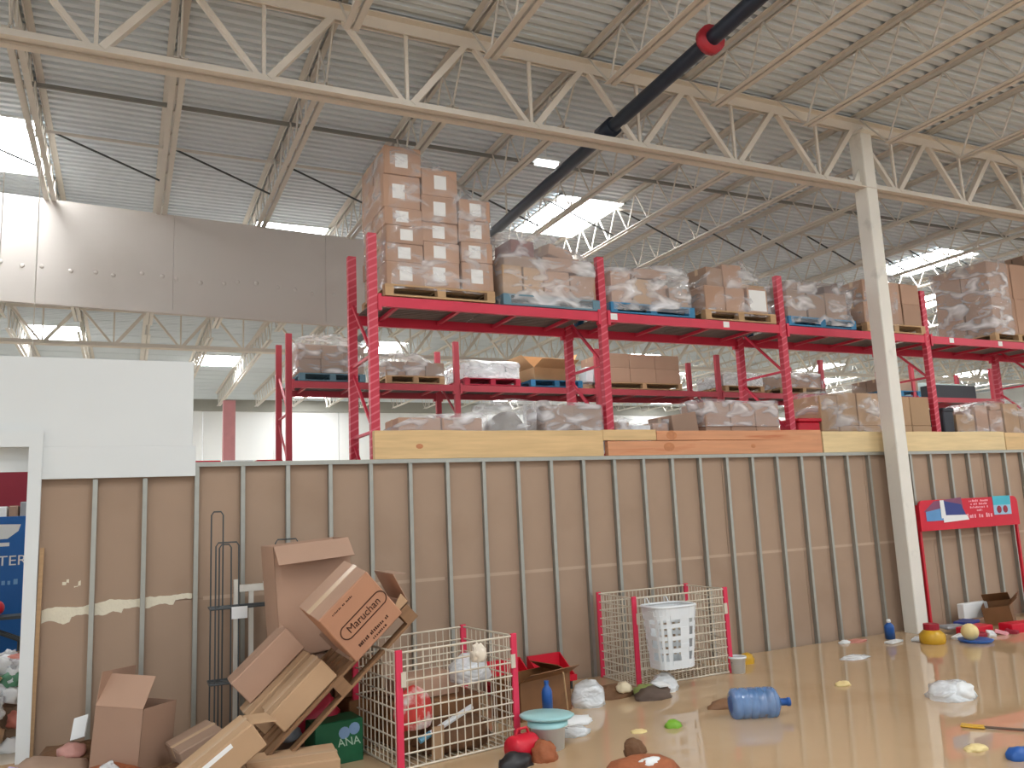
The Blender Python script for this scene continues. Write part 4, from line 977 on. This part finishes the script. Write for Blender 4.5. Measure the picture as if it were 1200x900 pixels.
# red bins at the wall foot
for i, (X, lab_) in enumerate(((3.55, 'low red shelf tray half hidden by the wire cage cart'), (4.02, 'open red shelf tray standing against the wall behind the wet carton'))):
    t = thing('red_shelf_tray', lab_, 'tray', (X, 7.72, .0), (0, 0, R(4)))
    MB().box(-.2, .2, .2, .215, 0, .38).build('back', red_pl_m, t); MB().box(-.2, .2, -.1, .2, .16, .18).build('bottom', red_pl_m, t)
    for a in (-.2, .19): MB().add([(a, .2, .16), (a, .2, .38), (a, -.1, .18), (a, -.1, .16), (a+.01, .2, .16), (a+.01, .2, .38), (a+.01, -.1, .18), (a+.01, -.1, .16)], [(0,1,2,3),(7,6,5,4),(0,4,5,1),(1,5,6,2),(2,6,7,3),(3,7,4,0)]).build('side', red_pl_m, t)
    MB().box(-.2, .2, -.11, -.1, .14, .2).build('front_lip', red_pl_m, t)
    for a in (-.17, .17): MB().box(a-.01, a+.01, -.05, .15, 0, .16).build('leg', dark_m, t)
b_ = bottle((3.62, 7.5, .04), .2, .05, mat('lilac_bottle', (170, 180, 214), .4), whitep_m, 'lilac bottle beside the low red shelf tray', (0, R(15), 0))
o = MB().box(-.08, .08, -.05, .05, 0, .015).build('white_card', paper_m); put(o, (4.72, 6.86, .155), 'white card on the dark clump before the laundry basket cart', 'card', (R(12), R(5), .3))
# white tub with stripes
tb = bucket((6.02, 7.28, .0), .07, .085, .22, whitep_m, 'small white tub standing right of the laundry basket cart')
# water jug on its side
jg = thing('water_jug', 'large blue water jug floating on its side', 'jug', (4.92, 5.80, .155), (0, R(90), R(-24)))
pf = [(.001, -.19), (.1, -.19), (.13, -.175)]
for k in range(5):
    z = -.17+k*.068; pf += [(.132, z+.006), (.132, z+.05), (.124, z+.056), (.124, z+.062)]
pf += [(.13, .178), (.115, .2), (.05, .235), (.03, .245)]
MB().lathe(pf, 24).build('body', jug_m, jg, True)
MB().lathe([(.03, .24), (.03, .3), (.036, .3), (.036, .325), (.001, .325)], 14).build('neck_cap', bluep_m, jg, True)
MB().lathe([(.001, -.1915), (.07, -.1915), (.075, -.186)], 18).build('base_disc', bluep_m, jg)
# gold bowl, ball on lid
gbw = thing('gold_bottle', 'squat gold bottle with a red cap at the foot of the column', 'bottle', (8.98, 7.2, .03))
MB().lathe([(.001, 0), (.13, 0), (.15, .05), (.15, .12), (.1, .17), (.06, .19)], 18).build('body', gold_m, gbw, True); MB().lathe([(.09, .18), (.09, .25), (.001, .25)], 14).build('cap', mat('dark_red_cap', (156, 26, 46), .5), gbw)
o = MB().lathe([(.001, 0), (.17, 0), (.2, .035), (.18, .04), (.001, .02)], 22).build('blue_lid', bluep_m, None, True); put(o, (9.42, 6.95, .045), 'blue plastic lid floating with a pale ball on it', 'loose_lid')  # loose blue lid under the pale ball
o = blob('pale_ball', yel_m, .1, .1, .1, 3, .02, flat=False); put(o, (9.36, 6.97, .07), 'pale yellow ball resting on the blue lid', 'ball')
bottle((8.86, 7.72, .06), .24, .06, bluep_m, paper_m, 'blue and white bottle leaning at the wall left of the column', (R(10), R(-12), 0))
for i, (X, Y_, a) in enumerate(((8.66, 7.5, .2), (9.02, 7.45, .5))):
    o = MB().box(-.13, .13, -.05, .05, 0, .02).build('white_card', paper_m); put(o, (X, Y_, .055), ('white card floating left of the column base', 'white card floating against the column base')[i], 'card', (0, 0, a))
# debris at the right under the red display
for i, (n_, m_, w_, d, h, x_, y_, z_, rz, lab_) in enumerate([
    ('foam_slab', paper_m, .55, .1, .2, 10.75, 7.9, .12, 0, 'white foam slab leaning at the wall under the red display stand'),
    ('foam_slab', mat('pale_aqua', (200, 214, 214), .6), .5, .12, .2, 11.95, 7.75, .12, .1, 'pale aqua slab at the wall right of the brown carton'),
    ('red_tray', red_pl_m, .5, .2, .1, 9.9, 7.3, .05, .1, 'flat red tray behind the pale ball'),
    ('red_tray', signr_m, .6, .2, .12, 10.55, 7.1, .04, -.1, 'bright red tray right of the pale ball'),
    ('magazine', navy_m, .34, .22, .03, 10.1, 7.55, .14, .3, 'dark blue magazine on the flat red tray'),
    ('magazine', grey_m, .3, .22, .03, 9.75, 7.5, .12, -.3, 'grey magazine beside the dark blue one'),
    ('pink_box', mat('pink_box_m', (214, 150, 160), .5), .3, .2, .1, 11.0, 7.2, .04, .3, 'pink box right of the bright red tray'),
]):
    carton(x_, y_, z_, w_, d, h, lab_, m_, None, rz, tape=False, name=n_, cat=n_.split('_')[-1])
open_carton(10.9, 7.62, .06, .42, .34, .26, 'brown open carton in the litter under the red display stand', wet_m, (R(-8), R(-6), R(30)), (1, 0, 0, 1), (140, 0, 0, 130), .45)
for i in range(6):
    o = MB().box(-.07, .07, -.045, .045, 0, .05).build('packet', (paper_m, pinkt_m, maroon_m)[i % 3], None, bevel=.008); o.rotation_euler = (random.uniform(-.3, .3), random.uniform(-.3, .3), random.uniform(0, 3)); put(o, (9.45+.16*i, 7.2-.03*i, .05), ('small white packet beside the flat red tray', 'small pink packet beside the flat red tray', 'small maroon packet beside the flat red tray')[i % 3], 'packet', None, 'packets beside the flat red tray')
# yellow spatula
sp = thing('yellow_spatula', 'yellow plastic spatula with a long dark handle floating', 'spatula', (6.05, 4.55, .055), (0, 0, R(-58)))
MB().box(-.11, .06, -.045, .045, 0, .014).build('blade', gold_m, sp, bevel=.006); MB().tube([(.05, 0, .008), (.5, .02, .012)], .01, 6).build('handle', mat('brown_handle', (96, 76, 60), .5), sp)

# ------------------------------------------------------------------ red display stand
ds = thing('red_display_stand', 'red display stand with a printed header board in front of the wall', 'stand', (9.93, 7.93, 0), (0, 0, 0))
W = 2.12
def rbox(x0, x1, z0, z1, r, th):
    pts = []
    for cx, cz, a0 in ((x1-r, z1-r, 0), (x0+r, z1-r, 90), (x0+.01, z0+.01, 180), (x1-.01, z0+.01, 270)):
        rr = r if a0 < 180 else .01
        for k in range(5): a = R(a0+22.5*k); pts.append((cx+rr*math.cos(a), cz+rr*math.sin(a)))
    return MB().prism(pts, th)
hbd = rbox(0, W, 1.34, 1.76, .09, .03).build('header_board', signr_m, ds)
for a in (.02, W-.02): MB().box(a-.018, a+.018, .03, .065, 0, 1.7).build('post', red_pl_m, ds)
MB().box(0, W, .0, .4, .0, .03).build('base', red_pl_m, ds)
MB().add([(.12, -.004, 1.47), (.5, -.004, 1.47), (.62, -.004, 1.66), (.12, -.004, 1.60)], [(0,1,2,3)]).build('print_shoe_blue', mat('print_blue', (92, 146, 196), .5), hbd)
MB().add([(.08, -.003, 1.60), (.9, -.003, 1.64), (.88, -.003, 1.78), (.3, -.003, 1.74)], [(0,1,2,3)]).build('print_maroon', mat('print_maroon', (126, 70, 100), .5), hbd)
MB().add([(.46, -.006, 1.52), (.95, -.006, 1.52), (.86, -.006, 1.68), (.50, -.006, 1.74)], [(0,1,2,3)]).build('print_navy', navy_m, hbd)
MB().add([(.46, -.008, 1.44), (1.0, -.008, 1.46), (.95, -.008, 1.53), (.46, -.008, 1.54)], [(0,1,2,3)]).build('print_white', paper_m, hbd)
MB().add([(.42, -.009, 1.5), (.52, -.009, 1.5), (.5, -.009, 1.75), (.42, -.009, 1.75)], [(0,1,2,3)]).build('print_white', paper_m, hbd)
for zz, w_ in ((1.72, .42), (1.675, .36), (1.63, .4), (1.585, .12)): marks(12, w_, .03, pinkt_m, hbd, 1.25, -.002, zz)
marks(11, .56, .065, pinkt_m, hbd, 1.25, -.002, 1.51)
MB().box(1.56, 1.95, -.006, .0, 1.50, 1.77).build('print_pale_blue', mat('print_pale', (150, 190, 214), .5), hbd); MB().box(1.56, 1.95, -.008, -.006, 1.64, 1.77).build('print_cyan', cyan_m, hbd)
for a in (1.68, 1.82): MB().lathe([(.055, 0), (.04, .002), (.001, .003)], 12, (0,0,0), T(a, -.006, 1.575) @ Matrix.Rotation(R(90), 4, 'X')).build('print_spot', maroon_m, hbd)

# ------------------------------------------------------------------ labels of loose look-alikes: say which one
NTH = ['first', 'second', 'third', 'fourth', 'fifth', 'sixth', 'seventh', 'eighth', 'ninth', 'tenth']
by = {}
for o in C.objects:
    if o.get('group') and not o.parent and o.get('category') in ('box', 'sack', 'packet'): by.setdefault(o['label'], []).append(o)
for l_, os_ in by.items():
    if len(os_) < 2: continue
    zs = sorted(set(round(o.location.z, 1) for o in os_)); ys = sorted(set(round(o.location.y/.3) for o in os_))
    cell = {}
    for o in os_: cell.setdefault((zs.index(round(o.location.z, 1)), ys.index(round(o.location.y/.3))), []).append(o)
    for (iz, iy), cs in cell.items():
        cs.sort(key=lambda o: o.location.x)
        for i, o in enumerate(cs):
            t = []
            if len(zs) > 1: t.append(['lower', 'upper', 'top', 'topmost'][min(iz, 3)])
            if len(ys) > 1: t.append(['front', 'rear', 'hindmost', 'hindmost'][min(iy, 3)])
            w1 = ' '.join(t)
            if len(cs) > 1: w1 = (w1+' row, ' if w1 else '')+NTH[i]+' from doorway end'
            o['label'] = l_+', '+w1
